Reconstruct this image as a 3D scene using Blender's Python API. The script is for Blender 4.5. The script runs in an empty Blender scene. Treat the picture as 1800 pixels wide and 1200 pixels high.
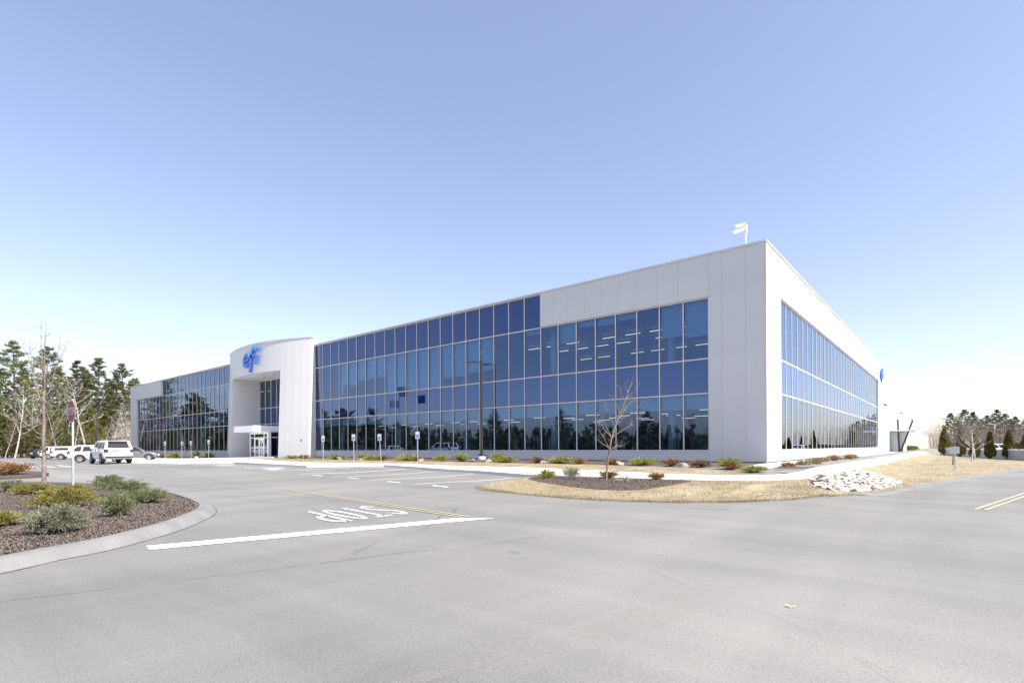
import bpy, bmesh, math, random
from mathutils import Vector, Matrix, Euler

R = math.radians
scn = bpy.context.scene
col = scn.collection

# ------------------------------------------------------------------ camera
CAM = (8.078, -30.663, 0.90)
cd = bpy.data.cameras.new('camera')
cam = bpy.data.objects.new('camera', cd)
col.objects.link(cam)
cd.sensor_width = 36.0
cd.lens = 36.0 * 941.15 / 1800.0
cd.shift_x = -32.7 / 1800.0
cd.shift_y = 186.39 / 1800.0
cd.clip_start = 0.05
cd.clip_end = 9000.0
cam.matrix_world = (Matrix.Translation(CAM) @ Matrix.Rotation(0.6712, 4, 'Z')
                    @ Matrix.Rotation(R(90), 4, 'X') @ Matrix.Rotation(-0.0049, 4, 'Z'))
scn.camera = cam

# ------------------------------------------------------------------ sky, sun, exposure
SUN_EL, SUN_AZ = 50.0, 2.5            # azimuth measured from +x towards +y
world = bpy.data.worlds.new('World')
scn.world = world
world.use_nodes = True
wt = world.node_tree
wt.nodes.clear()
sky = wt.nodes.new('ShaderNodeTexSky')
sky.sky_type = 'NISHITA'
sky.sun_disc = False
sky.sun_elevation = R(SUN_EL)
sky.sun_rotation = R(90.0 - SUN_AZ)
sky.altitude = 100.0
sky.air_density = 1.0
sky.dust_density = 1.0
sky.ozone_density = 1.0
bg = wt.nodes.new('ShaderNodeBackground')
bg.inputs['Strength'].default_value = 0.15
wo = wt.nodes.new('ShaderNodeOutputWorld')
tint = wt.nodes.new('ShaderNodeMix')          # white balance of the sky
tint.data_type = 'RGBA'; tint.blend_type = 'MULTIPLY'
tint.inputs[0].default_value = 1.0
tint.inputs[7].default_value = (1.125, 1.02, 1.08, 1)
gam = wt.nodes.new('ShaderNodeGamma')           # hazier, flatter spring sky
gam.inputs[1].default_value = 0.82
wt.links.new(sky.outputs[0], gam.inputs[0])
wt.links.new(gam.outputs[0], tint.inputs[6])
wt.links.new(tint.outputs[2], bg.inputs[0])
wt.links.new(bg.outputs[0], wo.inputs[0])

sd = bpy.data.lights.new('sun', 'SUN')
sd.energy = 5.0
sd.angle = R(0.5)
sd.color = (1.0, 0.945, 0.85)
sun = bpy.data.objects.new('sun', sd)
col.objects.link(sun)
S = Vector((math.cos(R(SUN_EL)) * math.cos(R(SUN_AZ)), math.cos(R(SUN_EL)) * math.sin(R(SUN_AZ)), math.sin(R(SUN_EL))))
sun.rotation_euler = S.to_track_quat('Z', 'Y').to_euler()
sun.location = (0, 0, 60)

scn.view_settings.view_transform = 'Standard'
scn.view_settings.look = 'None'
scn.view_settings.gamma = 1.0
scn.view_settings.use_curve_mapping = False
scn.view_settings.exposure = 1.04
scn.cycles.use_denoising = True
scn.cycles.max_bounces = 7
scn.cycles.diffuse_bounces = 3
scn.cycles.glossy_bounces = 4
scn.cycles.transparent_max_bounces = 12
scn.cycles.sample_clamp_indirect = 6.0

# ------------------------------------------------------------------ helpers
def ss(t):
    t = min(1.0, max(0.0, t))
    return t * t * (3 - 2 * t)

def G(x, y):
    """height of the bare ground / asphalt"""
    w = ss((-x - 14) / 18)
    y0 = 2 + 6 * w
    y1 = 18 + 16 * w
    tf = min(1.0, max(0.0, (-y - y0) / (y1 - y0)))
    tr = min(1.0, max(0.0, (x - 2.2) / 4.2))
    return -.62 * max(ss(tf) * .5 + tf * .5, ss(tr)) - .3 * ss((-x - 45) / 28)

def A(x, y):
    """asphalt surface : sits a kerb's height below the walk along the bays"""
    return G(x, y) - .11 * ss((y + 16.5) / 4.0) * ss((-x - 4.5) / 1.5)

def tag(o, label=None, cat=None, group=None, kind=None):
    if label: o['label'] = label
    if cat: o['category'] = cat
    if group: o['group'] = group
    if kind: o['kind'] = kind
    return o

def empty(name, loc=(0, 0, 0), rz=0.0, parent=None):
    o = bpy.data.objects.new(name, None)
    o.empty_display_size = 0.2
    col.objects.link(o)
    o.location = loc
    o.rotation_euler = (0, 0, rz)
    if parent: o.parent = parent
    return o

def inst(name, mesh, parent=None, loc=(0, 0, 0), rot=(0, 0, 0), sc=(1, 1, 1)):
    o = bpy.data.objects.new(name, mesh)
    col.objects.link(o)
    o.location = loc
    o.rotation_euler = rot
    o.scale = sc
    if parent: o.parent = parent
    return o

def copy_tree(o, parent=None):
    c = o.copy()
    col.objects.link(c)
    if parent: c.parent = parent
    for ch in list(KIDS.get(o.name, ())):
        copy_tree(ch, c)
    return c

KIDS = {}
def index_kids(root):
    KIDS[root.name] = [ch for ch in root.children]
    for ch in KIDS[root.name]:
        index_kids(ch)

class MB:
    def __init__(self):
        self.v = []; self.f = []; self.mi = []
    def add(self, vs, fs, m=0):
        b = len(self.v)
        self.v.extend([tuple(p) for p in vs])
        for f in fs:
            self.f.append(tuple(b + i for i in f)); self.mi.append(m)
        return self
    def box(self, x0, x1, y0, y1, z0, z1, m=0):
        vs = [(x0, y0, z0), (x1, y0, z0), (x1, y1, z0), (x0, y1, z0), (x0, y0, z1), (x1, y0, z1), (x1, y1, z1), (x0, y1, z1)]
        fs = [(0, 3, 2, 1), (4, 5, 6, 7), (0, 1, 5, 4), (1, 2, 6, 5), (2, 3, 7, 6), (3, 0, 4, 7)]
        return self.add(vs, fs, m)
    def hexa(self, b, t, m=0):
        """b, t : four points bottom / top, counter-clockwise seen from above"""
        fs = [(0, 3, 2, 1), (4, 5, 6, 7), (0, 1, 5, 4), (1, 2, 6, 5), (2, 3, 7, 6), (3, 0, 4, 7)]
        return self.add(list(b) + list(t), fs, m)
    def quad(self, a, b, c, d, m=0):
        return self.add([a, b, c, d], [(0, 1, 2, 3)], m)
    def tri(self, a, b, c, m=0):
        return self.add([a, b, c], [(0, 1, 2)], m)
    def tube(self, pts, rads, n=6, cap=True, m=0):
        pts = [Vector(p) for p in pts]
        rings = []
        up = None
        for i, p in enumerate(pts):
            d = (pts[min(i + 1, len(pts) - 1)] - pts[max(i - 1, 0)])
            if d.length < 1e-9: d = Vector((0, 0, 1))
            d.normalize()
            a = Vector((1, 0, 0)) if abs(d.x) < 0.8 else Vector((0, 1, 0))
            u = d.cross(a).normalized(); w = d.cross(u)
            r = rads[i] if isinstance(rads, (list, tuple)) else rads
            rings.append([p + (u * math.cos(2 * math.pi * k / n) + w * math.sin(2 * math.pi * k / n)) * r for k in range(n)])
        vs = [q for rg in rings for q in rg]
        fs = []
        for i in range(len(pts) - 1):
            for k in range(n):
                fs.append((i * n + k, i * n + (k + 1) % n, (i + 1) * n + (k + 1) % n, (i + 1) * n + k))
        if cap:
            fs.append(tuple(range(n))[::-1]); fs.append(tuple((len(pts) - 1) * n + k for k in range(n)))
        return self.add(vs, fs, m)
    def prism(self, poly, f0, f1, m=0):
        """poly: 2-D points; f0/f1: functions mapping (u,v) to the two end faces"""
        n = len(poly)
        vs = [f0(*p) for p in poly] + [f1(*p) for p in poly]
        fs = [tuple(range(n)), tuple(range(2 * n - 1, n - 1, -1))]
        for i in range(n):
            j = (i + 1) % n
            fs.append((i, i + n, j + n, j))
        return self.add(vs, fs, m)
    def lathe(self, prof, n=16, m=0):
        vs = []
        for (r, z) in prof:
            for k in range(n):
                a = 2 * math.pi * k / n
                vs.append((r * math.cos(a), r * math.sin(a), z))
        fs = []
        for i in range(len(prof) - 1):
            for k in range(n):
                fs.append((i * n + k, i * n + (k + 1) % n, (i + 1) * n + (k + 1) % n, (i + 1) * n + k))
        return self.add(vs, fs, m)
    def mesh(self, name, mats, sharp=None, fixn=False):
        me = bpy.data.meshes.new(name)
        me.from_pydata(self.v, [], self.f)
        if not isinstance(mats, (list, tuple)): mats = [mats]
        for mt in mats: me.materials.append(mt)
        if len(mats) > 1: me.polygons.foreach_set('material_index', self.mi)
        if fixn:
            bm = bmesh.new(); bm.from_mesh(me); bmesh.ops.recalc_face_normals(bm, faces=bm.faces); bm.to_mesh(me); bm.free()
        if sharp is not None:
            me.polygons.foreach_set('use_smooth', [True] * len(me.polygons))
            me.set_sharp_from_angle(angle=R(sharp))
        me.update()
        return me
    def build(self, name, mats, parent=None, sharp=None, loc=(0, 0, 0), fixn=False):
        return inst(name, self.mesh(name, mats, sharp, fixn), parent, loc)

def ribbon(pts, w, closed=False):
    """2-D stroke -> list of quads (each four 2-D points), mitred"""
    n = len(pts)
    L = []; Rr = []
    for i in range(n):
        if closed:
            p0, p1 = pts[(i - 1) % n], pts[(i + 1) % n]
        else:
            p0, p1 = pts[max(i - 1, 0)], pts[min(i + 1, n - 1)]
        dx, dy = p1[0] - p0[0], p1[1] - p0[1]
        l = math.hypot(dx, dy) or 1
        ww = w[i] if isinstance(w, (list, tuple)) else w
        nx, ny = -dy / l * ww / 2, dx / l * ww / 2
        L.append((pts[i][0] + nx, pts[i][1] + ny)); Rr.append((pts[i][0] - nx, pts[i][1] - ny))
    q = []
    for i in range(n if closed else n - 1):
        j = (i + 1) % n
        q.append((L[i], L[j], Rr[j], Rr[i]))
    return q

def catmull(pts, k=6, closed=False):
    out = []
    n = len(pts)
    rng = range(n) if closed else range(n - 1)
    for i in rng:
        if closed:
            p0, p1, p2, p3 = pts[i - 1], pts[i], pts[(i + 1) % n], pts[(i + 2) % n]
        else:
            p0, p1, p2, p3 = pts[max(i - 1, 0)], pts[i], pts[i + 1], pts[min(i + 2, n - 1)]
        for s in range(k):
            t = s / k
            out.append(tuple(0.5 * (2 * p1[c] + (p2[c] - p0[c]) * t + (2 * p0[c] - 5 * p1[c] + 4 * p2[c] - p3[c]) * t * t
                                    + (3 * p1[c] - p0[c] - 3 * p2[c] + p3[c]) * t ** 3) for c in range(len(p1))))
    if not closed: out.append(tuple(pts[-1]))
    return out

def patch(name, poly, dz, m, step=1.0, skirt=0.0, parent=None, extra=None, surf=None):
    """a sheet with outline poly lying at G + dz (plus extra(x, y)), with a vertical skirt"""
    bm = bmesh.new()
    vs = [bm.verts.new((p[0], p[1], 0)) for p in poly]
    f = bm.faces.new(vs)
    if f.normal.z < 0: f.normal_flip()
    xs = [p[0] for p in poly]; ys = [p[1] for p in poly]
    for ax, lo, hi in ((0, min(xs), max(xs)), (1, min(ys), max(ys))):
        k = int(math.floor(lo / step)) + 1
        while k * step < hi - 1e-6:
            co = Vector((0, 0, 0)); co[ax] = k * step
            no = Vector((0, 0, 0)); no[ax] = 1
            bmesh.ops.bisect_plane(bm, geom=bm.verts[:] + bm.edges[:] + bm.faces[:], dist=1e-5, plane_co=co, plane_no=no)
            k += 1
    bmesh.ops.triangulate(bm, faces=bm.faces[:])
    bm.normal_update()
    for f in bm.faces:
        if f.normal.z < 0: f.normal_flip()
    if skirt > 0:
        be = [e for e in bm.edges if e.is_boundary]
        r = bmesh.ops.extrude_edge_only(bm, edges=be)
        low = set(v for v in r['geom'] if isinstance(v, bmesh.types.BMVert))
    else:
        low = set()
    for v in bm.verts:
        h = (surf or G)(v.co.x, v.co.y) + dz + (extra(v.co.x, v.co.y) if extra else 0)
        v.co.z = h - (skirt if v in low else 0)
    me = bpy.data.meshes.new(name)
    bm.to_mesh(me); bm.free()
    me.materials.append(m)
    return inst(name, me, parent)

def inside(p, poly):
    x, y = p
    c = False
    n = len(poly)
    for i in range(n):
        x0, y0 = poly[i][:2]; x1, y1 = poly[i - 1][:2]
        if (y0 > y) != (y1 > y) and x < (x1 - x0) * (y - y0) / (y1 - y0) + x0:
            c = not c
    return c

# ------------------------------------------------------------------ materials
def node_mat(name):
    m = bpy.data.materials.new(name)
    m.use_nodes = True
    t = m.node_tree
    return m, t, t.nodes['Principled BSDF']

def N(t, typ, **kw):
    n = t.nodes.new(typ)
    for k, v in kw.items():
        if k.startswith('i_'):
            n.inputs[k[2:].replace('_', ' ')].default_value = v
        else:
            setattr(n, k, v)
    return n

def ramp(t, src, stops):
    r = t.nodes.new('ShaderNodeValToRGB')
    e = r.color_ramp.elements
    while len(e) < len(stops): e.new(0.5)
    for el, (p, c) in zip(e, stops):
        el.position = p; el.color = (*c, 1) if len(c) == 3 else c
    t.links.new(src, r.inputs[0])
    return r.outputs[0]

def mix(t, fac, a, b, mode='MIX'):
    n = t.nodes.new('ShaderNodeMix'); n.data_type = 'RGBA'; n.blend_type = mode
    for s, val in ((n.inputs[0], fac), (n.inputs[6], a), (n.inputs[7], b)):
        if hasattr(val, 'is_linked') or hasattr(val, 'links'): t.links.new(val, s)
        elif isinstance(val, (int, float)): s.default_value = val
        else: s.default_value = (*val, 1)
    return n.outputs[2]

def noise(t, scale, detail=4, rough=0.55, coord='Object', stretch=None, dist=0.0):
    tc = N(t, 'ShaderNodeTexCoord')
    src = tc.outputs[coord]
    if stretch:
        mp = N(t, 'ShaderNodeMapping'); mp.inputs['Scale'].default_value = stretch[:3]
        if len(stretch) > 3: mp.inputs['Rotation'].default_value = (0, 0, stretch[3])
        t.links.new(src, mp.inputs[0]); src = mp.outputs[0]
    n = N(t, 'ShaderNodeTexNoise')
    n.inputs['Scale'].default_value = scale; n.inputs['Detail'].default_value = detail
    n.inputs['Roughness'].default_value = rough; n.inputs['Distortion'].default_value = dist
    t.links.new(src, n.inputs['Vector'])
    return n.outputs['Fac']

def simple(name, c, rough=0.6, metal=0.0, var=0.12, scale=3.0, bump=0.0, bscale=40.0, spec=0.5):
    m, t, b = node_mat(name)
    f = noise(t, scale, 5)
    lo = tuple(max(0, k * (1 - var)) for k in c); hi = tuple(min(1, k * (1 + var)) for k in c)
    t.links.new(ramp(t, f, [(0.3, lo), (0.7, hi)]), b.inputs['Base Color'])
    b.inputs['Roughness'].default_value = rough
    b.inputs['Metallic'].default_value = metal
    b.inputs['Specular IOR Level'].default_value = spec
    if bump:
        bp = N(t, 'ShaderNodeBump'); bp.inputs['Strength'].default_value = bump; bp.inputs['Distance'].default_value = 0.02
        t.links.new(noise(t, bscale, 4), bp.inputs['Height']); t.links.new(bp.outputs[0], b.inputs['Normal'])
    return m

def foliage(name, dark, light, scale=2.5, trans=0.25, rnd=0.35):
    m, t, b = node_mat(name)
    f = noise(t, scale, 3, 0.6)
    oi = N(t, 'ShaderNodeObjectInfo')
    c = ramp(t, f, [(0.32, dark), (0.68, light)])
    hs = N(t, 'ShaderNodeHueSaturation')
    mr = N(t, 'ShaderNodeMapRange'); mr.inputs[3].default_value = 1 - rnd; mr.inputs[4].default_value = 1 + rnd
    t.links.new(oi.outputs['Random'], mr.inputs[0]); t.links.new(mr.outputs[0], hs.inputs['Value'])
    t.links.new(c, hs.inputs['Color'])
    b.inputs['Roughness'].default_value = 0.7
    b.inputs['Specular IOR Level'].default_value = 0.2
    t.links.new(hs.outputs[0], b.inputs['Base Color'])
    tr = N(t, 'ShaderNodeBsdfTranslucent'); t.links.new(hs.outputs[0], tr.inputs[0])
    mx = N(t, 'ShaderNodeMixShader'); mx.inputs[0].default_value = trans
    t.links.new(b.outputs[0], mx.inputs[1]); t.links.new(tr.outputs[0], mx.inputs[2])
    t.links.new(mx.outputs[0], t.nodes['Material Output'].inputs[0])
    return m

def glass_mat(name, coat, trans=None, back=None, k=0.16, ior=1.55):
    """coated facade glass: bluish coat reflection + clear Fresnel reflection over a tinted see-through or an opaque back"""
    m = bpy.data.materials.new(name); m.use_nodes = True
    t = m.node_tree; t.nodes.clear()
    out = N(t, 'ShaderNodeOutputMaterial')
    if trans:
        base = N(t, 'ShaderNodeBsdfTransparent'); base.inputs[0].default_value = (*trans, 1)
    else:
        base = N(t, 'ShaderNodeBsdfDiffuse'); base.inputs[0].default_value = (*back, 1)
    g1 = N(t, 'ShaderNodeBsdfGlossy'); g1.inputs['Color'].default_value = (*coat, 1); g1.inputs['Roughness'].default_value = 0.0
    g2 = N(t, 'ShaderNodeBsdfGlossy'); g2.inputs['Color'].default_value = (0.82, 0.92, 1.0, 1); g2.inputs['Roughness'].default_value = 0.0
    # each pane leans by a hair, as real panes do
    oi = N(t, 'ShaderNodeObjectInfo')
    wn = N(t, 'ShaderNodeTexWhiteNoise', noise_dimensions='1D')
    t.links.new(oi.outputs['Random'], wn.inputs['W'])
    sub = N(t, 'ShaderNodeVectorMath', operation='SUBTRACT'); sub.inputs[1].default_value = (0.5, 0.5, 0.5)
    t.links.new(wn.outputs['Color'], sub.inputs[0])
    sc = N(t, 'ShaderNodeVectorMath', operation='SCALE'); sc.inputs['Scale'].default_value = 0.006
    t.links.new(sub.outputs[0], sc.inputs[0])
    gm = N(t, 'ShaderNodeNewGeometry')
    ad = N(t, 'ShaderNodeVectorMath', operation='ADD')
    t.links.new(gm.outputs['Normal'], ad.inputs[0]); t.links.new(sc.outputs[0], ad.inputs[1])
    nm = N(t, 'ShaderNodeVectorMath', operation='NORMALIZE'); t.links.new(ad.outputs[0], nm.inputs[0])
    for g in (g1, g2): t.links.new(nm.outputs[0], g.inputs['Normal'])
    m1 = N(t, 'ShaderNodeMixShader'); m1.inputs[0].default_value = k
    t.links.new(base.outputs[0], m1.inputs[1]); t.links.new(g1.outputs[0], m1.inputs[2])
    fr = N(t, 'ShaderNodeFresnel'); fr.inputs['IOR'].default_value = ior
    m2 = N(t, 'ShaderNodeMixShader')
    t.links.new(fr.outputs[0], m2.inputs[0]); t.links.new(m1.outputs[0], m2.inputs[1]); t.links.new(g2.outputs[0], m2.inputs[2])
    t.links.new(m2.outputs[0], out.inputs[0])
    return m

def emis(name, c, s):
    m, t, b = node_mat(name)
    b.inputs['Base Color'].default_value = (*c, 1)
    b.inputs['Emission Color'].default_value = (*c, 1); b.inputs['Emission Strength'].default_value = s
    return m

M = {}
M['panel'] = simple('painted_metal_panel', (.60, .605, .60), .45, var=.045, scale=.35)
M['panel_bow'] = simple('ribbed_metal_panel', (.61, .613, .605), .4, var=.02, scale=.5)
M['coping'] = simple('coping_metal', (.62, .66, .72), .35, var=.03)
M['mullion'] = simple('mullion_metal', (.62, .60, .60), .4, var=.04)
M['gasket'] = simple('black_gasket', (.03, .035, .05), .6)
M['foundation'] = simple('foundation_concrete', (.16, .16, .17), .85, var=.2, bump=.3)
M['soffit'] = simple('soffit_panel', (.66, .67, .68), .5, var=.03)
M['white_frame'] = simple('white_door_frame', (.86, .86, .88), .4, var=.02)
M['roof'] = simple('roof_membrane', (.5, .5, .5), .8)
M['vision'] = glass_mat('vision_glass', (.24, .44, .95), trans=(.38, .58, .72), k=.125, ior=1.54)
M['spandrel'] = glass_mat('spandrel_glass', (.24, .42, .95), back=(.008, .020, .070), k=.14, ior=1.52)
M['parapet_glass'] = glass_mat('parapet_glass', (.26, .40, .90), back=(.008, .016, .060), k=.11, ior=1.48)
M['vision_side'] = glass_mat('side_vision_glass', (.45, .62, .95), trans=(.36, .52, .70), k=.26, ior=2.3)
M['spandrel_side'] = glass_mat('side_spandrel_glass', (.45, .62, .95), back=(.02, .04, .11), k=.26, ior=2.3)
M['door_glass'] = glass_mat('door_glass', (.5, .6, .8), trans=(.35, .42, .5), k=.1)
M['interior'] = simple('interior_wall_paint', (.30, .31, .34), .9)
M['carpet'] = simple('office_carpet', (.10, .10, .12), .95)
M['ceiling'] = simple('ceiling_tile', (.42, .43, .46), .9)
M['blind'] = simple('roller_blind_fabric', (.75, .77, .8), .9, var=.02)
M['column'] = simple('column_paint', (.8, .8, .8), .7)
M['lamp_on'] = emis('lit_strip', (1.0, .74, .42), 1.1)
M['blue_sign'] = simple('blue_sign_acrylic', (.045, .19, .70), .35, var=.04)
M['blue_sign_edge'] = simple('blue_sign_return', (.035, .14, .55), .4, var=.04)
M['dark_metal'] = simple('bronze_pole_paint', (.035, .035, .04), .45)
M['galv'] = simple('galvanised_steel', (.55, .56, .57), .4, metal=.5)
M['white_paint'] = simple('white_enamel', (.82, .82, .82), .4, var=.02)
M['sign_red'] = simple('sign_red', (.30, .025, .035), .45, var=.08)
M['sign_blue'] = simple('sign_blue', (.03, .10, .45), .45)
M['concrete'] = simple('pale_concrete', (.60, .58, .55), .85, var=.07, scale=1.5, bump=.15)
M['block'] = simple('concrete_block', (.34, .35, .36), .9, var=.2, scale=4, bump=.5, bscale=12)
M['cap'] = simple('cap_stone', (.66, .65, .63), .85, var=.08)
M['rock'] = simple('pale_riprap_stone', (.42, .395, .355), .85, var=.35, scale=3, bump=.4, bscale=14)
M['granite'] = simple('bed_boulder', (.26, .24, .21), .85, var=.25, scale=5, bump=.4)
M['tyre'] = simple('tyre_rubber', (.018, .018, .02), .8)
M['rim'] = simple('alloy_rim', (.55, .56, .58), .3, metal=.7)
M['car_white'] = simple('white_car_paint', (.80, .80, .80), .25, var=.015)
M['car_grey'] = simple('grey_car_paint', (.16, .165, .18), .3, metal=.4, var=.03)
M['car_dark'] = simple('dark_car_paint', (.03, .032, .045), .25, var=.03)
M['car_blue'] = simple('blue_car_paint', (.03, .08, .35), .25, var=.03)
M['car_glass'] = simple('car_glass', (.022, .026, .03), .12, var=.05, spec=.4)
M['car_trim'] = simple('black_trim', (.03, .03, .032), .6)
M['lens_red'] = simple('red_lens', (.22, .012, .018), .25)
M['lens_clear'] = simple('clear_lens', (.7, .72, .75), .15)
M['plate'] = simple('licence_plate', (.65, .66, .66), .5)
M['line_white'] = simple('white_road_paint', (.78, .78, .77), .7, var=.08, scale=9)
M['line_worn'] = simple('worn_road_paint', (.52, .52, .51), .75, var=.22, scale=14)
M['line_yellow'] = simple('yellow_road_paint', (.42, .385, .25), .7, var=.10, scale=9)
M['bark_grey'] = simple('grey_bark', (.33, .29, .26), .9, var=.35, scale=6)
M['bark_pale'] = simple('pale_bark', (.44, .41, .37), .9, var=.25, scale=4)
M['bark_dark'] = simple('brown_bark', (.14, .115, .10), .9, var=.3, scale=5)
M['bark_young'] = simple('young_bark', (.21, .175, .15), .85, var=.35, scale=9)
M['twig'] = simple('bare_twigs', (.19, .16, .14), .9, var=.3)
M['twig_pale'] = simple('pale_twigs', (.36, .335, .31), .9, var=.2)
M['pine'] = foliage('pine_needles', (.075, .09, .035), (.22, .235, .095), .6)
M['pine_far'] = foliage('far_pine_needles', (.06, .078, .05), (.15, .175, .11), .5)
M['spruce'] = foliage('hemlock_needles', (.065, .072, .022), (.22, .21, .065), .9)
M['arbor'] = foliage('arborvitae_foliage', (.05, .055, .012), (.18, .16, .035), 2.0)
M['jun_blue'] = foliage('blue_juniper', (.115, .125, .078), (.34, .35, .24), 4.0, rnd=.12)
M['jun_sage'] = foliage('sage_juniper', (.095, .115, .06), (.28, .29, .155), 4.0, rnd=.12)
M['jun_gold'] = foliage('golden_juniper', (.12, .115, .03), (.30, .27, .085), 4.0, rnd=.12)
M['jun_green'] = foliage('green_juniper', (.16, .17, .04), (.40, .40, .11), 4.0, rnd=.15)
M['jun_brown'] = foliage('browned_juniper', (.17, .09, .035), (.36, .21, .09), 4.0, rnd=.2)
M['straw'] = foliage('straw_blades', (.20, .16, .095), (.38, .325, .215), 1.2, trans=.2, rnd=.0)
M['brush'] = foliage('brush_twigs', (.14, .11, .085), (.28, .23, .19), .5, trans=.1)
m, t, b = node_mat('wind_blown_sand')
b.inputs['Base Color'].default_value = (.36, .34, .305, 1); b.inputs['Roughness'].default_value = .95
tb = N(t, 'ShaderNodeBsdfTransparent'); mxs = N(t, 'ShaderNodeMixShader')
gr = ramp(t, noise(t, 90, 3, .8), [(.47, (0, 0, 0)), (.67, (1, 1, 1))])
ln = ramp(t, noise(t, 1.3, 4, .6), [(.34, (0, 0, 0)), (.66, (1, 1, 1))])
mm = N(t, 'ShaderNodeMath', operation='MULTIPLY'); t.links.new(gr, mm.inputs[0]); t.links.new(ln, mm.inputs[1])
t.links.new(mm.outputs[0], mxs.inputs[0]); t.links.new(tb.outputs[0], mxs.inputs[1]); t.links.new(b.outputs[0], mxs.inputs[2])
t.links.new(mxs.outputs[0], t.nodes['Material Output'].inputs[0])
M['sand'] = m
M['crack'] = simple('open_crack', (.075, .075, .075), .95)
M['lens_dark'] = simple('smoked_lens', (.07, .035, .04), .2)
M['orange'] = simple('orange_mesh', (.62, .12, .03), .7)
M['flag_red'] = simple('flag_red', (.45, .04, .05), .8)
M['flag_blue'] = simple('flag_blue', (.03, .06, .22), .8)
M['flag_white'] = simple('flag_white', (.75, .75, .75), .8)
M['leaf'] = simple('dead_leaf', (.62, .42, .24), .8)

# asphalt : aggregate speckle, worn pale wheel streaks, dusty patches, seams
m, t, b = node_mat('aged_asphalt')
big = noise(t, .10, 4, .6)
streak = noise(t, .5, 4, .6, stretch=(.10, 1.1, 1, R(-14)))
streak2 = noise(t, .6, 4, .6, stretch=(1.1, .12, 1, R(-20)))
fine = noise(t, 60, 3, .75)
spk = noise(t, 130, 2, .6)
c = ramp(t, big, [(.28, (.156, .155, .150)), (.72, (.212, .210, .201))])
c = mix(t, .8, c, ramp(t, streak, [(.33, (.40, .40, .41)), (.70, (.60, .595, .58))]), 'OVERLAY')
c = mix(t, .6, c, ramp(t, streak2, [(.38, (.44, .44, .44)), (.72, (.60, .595, .58))]), 'OVERLAY')
c = mix(t, .58, c, ramp(t, fine, [(.28, (.26, .26, .26)), (.72, (.72, .72, .72))]), 'OVERLAY')
c = mix(t, ramp(t, spk, [(.66, (0, 0, 0)), (.74, (1, 1, 1))]), c, (.40, .39, .37))
# sparse oil drips
vs2 = N(t, 'ShaderNodeTexVoronoi', feature='F1'); vs2.inputs['Scale'].default_value = .42
tc2 = N(t, 'ShaderNodeTexCoord'); nz2 = N(t, 'ShaderNodeTexNoise'); nz2.inputs['Scale'].default_value = 5; nz2.inputs['Detail'].default_value = 4
t.links.new(tc2.outputs['Object'], nz2.inputs['Vector'])
va2 = N(t, 'ShaderNodeVectorMath', operation='MULTIPLY_ADD'); va2.inputs[1].default_value = (.22, .22, 0)
t.links.new(nz2.outputs['Color'], va2.inputs[0]); t.links.new(tc2.outputs['Object'], va2.inputs[2]); t.links.new(va2.outputs[0], vs2.inputs['Vector'])
om = N(t, 'ShaderNodeMath', operation='MULTIPLY')
t.links.new(ramp(t, vs2.outputs['Distance'], [(.02, (.45, .45, .45)), (.075, (0, 0, 0))]), om.inputs[0]); t.links.new(ramp(t, noise(t, .3, 2), [(.5, (0, 0, 0)), (.6, (1, 1, 1))]), om.inputs[1])
c = mix(t, om.outputs[0], c, (.07, .068, .066))
# crack seams
vo = N(t, 'ShaderNodeTexVoronoi', feature='DISTANCE_TO_EDGE'); vo.inputs['Scale'].default_value = .075
tc = N(t, 'ShaderNodeTexCoord'); nz = N(t, 'ShaderNodeTexNoise'); nz.inputs['Scale'].default_value = .8; nz.inputs['Detail'].default_value = 5
t.links.new(tc.outputs['Object'], nz.inputs['Vector'])
va = N(t, 'ShaderNodeVectorMath', operation='MULTIPLY_ADD'); va.inputs[1].default_value = (1.4, 1.4, 0)
t.links.new(nz.outputs['Color'], va.inputs[0]); t.links.new(tc.outputs['Object'], va.inputs[2]); t.links.new(va.outputs[0], vo.inputs['Vector'])
crack = ramp(t, vo.outputs['Distance'], [(0.0, (1, 1, 1)), (.0014, (0, 0, 0))])
cm = N(t, 'ShaderNodeMath', operation='MULTIPLY')
t.links.new(crack, cm.inputs[0]); t.links.new(ramp(t, noise(t, .25, 3), [(.48, (0, 0, 0)), (.6, (.8, .8, .8))]), cm.inputs[1])
c = mix(t, cm.outputs[0], c, (.09, .09, .09))
t.links.new(c, b.inputs['Base Color'])
b.inputs['Roughness'].default_value = .82; b.inputs['Specular IOR Level'].default_value = .3
bp = N(t, 'ShaderNodeBump'); bp.inputs['Strength'].default_value = .35; bp.inputs['Distance'].default_value = .010
t.links.new(noise(t, 110, 3, .7), bp.inputs['Height']); t.links.new(bp.outputs[0], b.inputs['Normal'])
M['asphalt'] = m

m, t, b = node_mat('grey_kerb')
c = ramp(t, noise(t, 2.0, 5), [(.3, (.155, .155, .156)), (.7, (.20, .198, .194))])
c = mix(t, .5, c, ramp(t, noise(t, 70, 3, .7), [(.3, (.3, .3, .3)), (.7, (.7, .7, .7))]), 'OVERLAY')
t.links.new(c, b.inputs['Base Color']); b.inputs['Roughness'].default_value = .85
bp = N(t, 'ShaderNodeBump'); bp.inputs['Strength'].default_value = .4; bp.inputs['Distance'].default_value = .01
t.links.new(noise(t, 60, 4, .7), bp.inputs['Height']); t.links.new(bp.outputs[0], b.inputs['Normal'])
M['kerb'] = m

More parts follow.
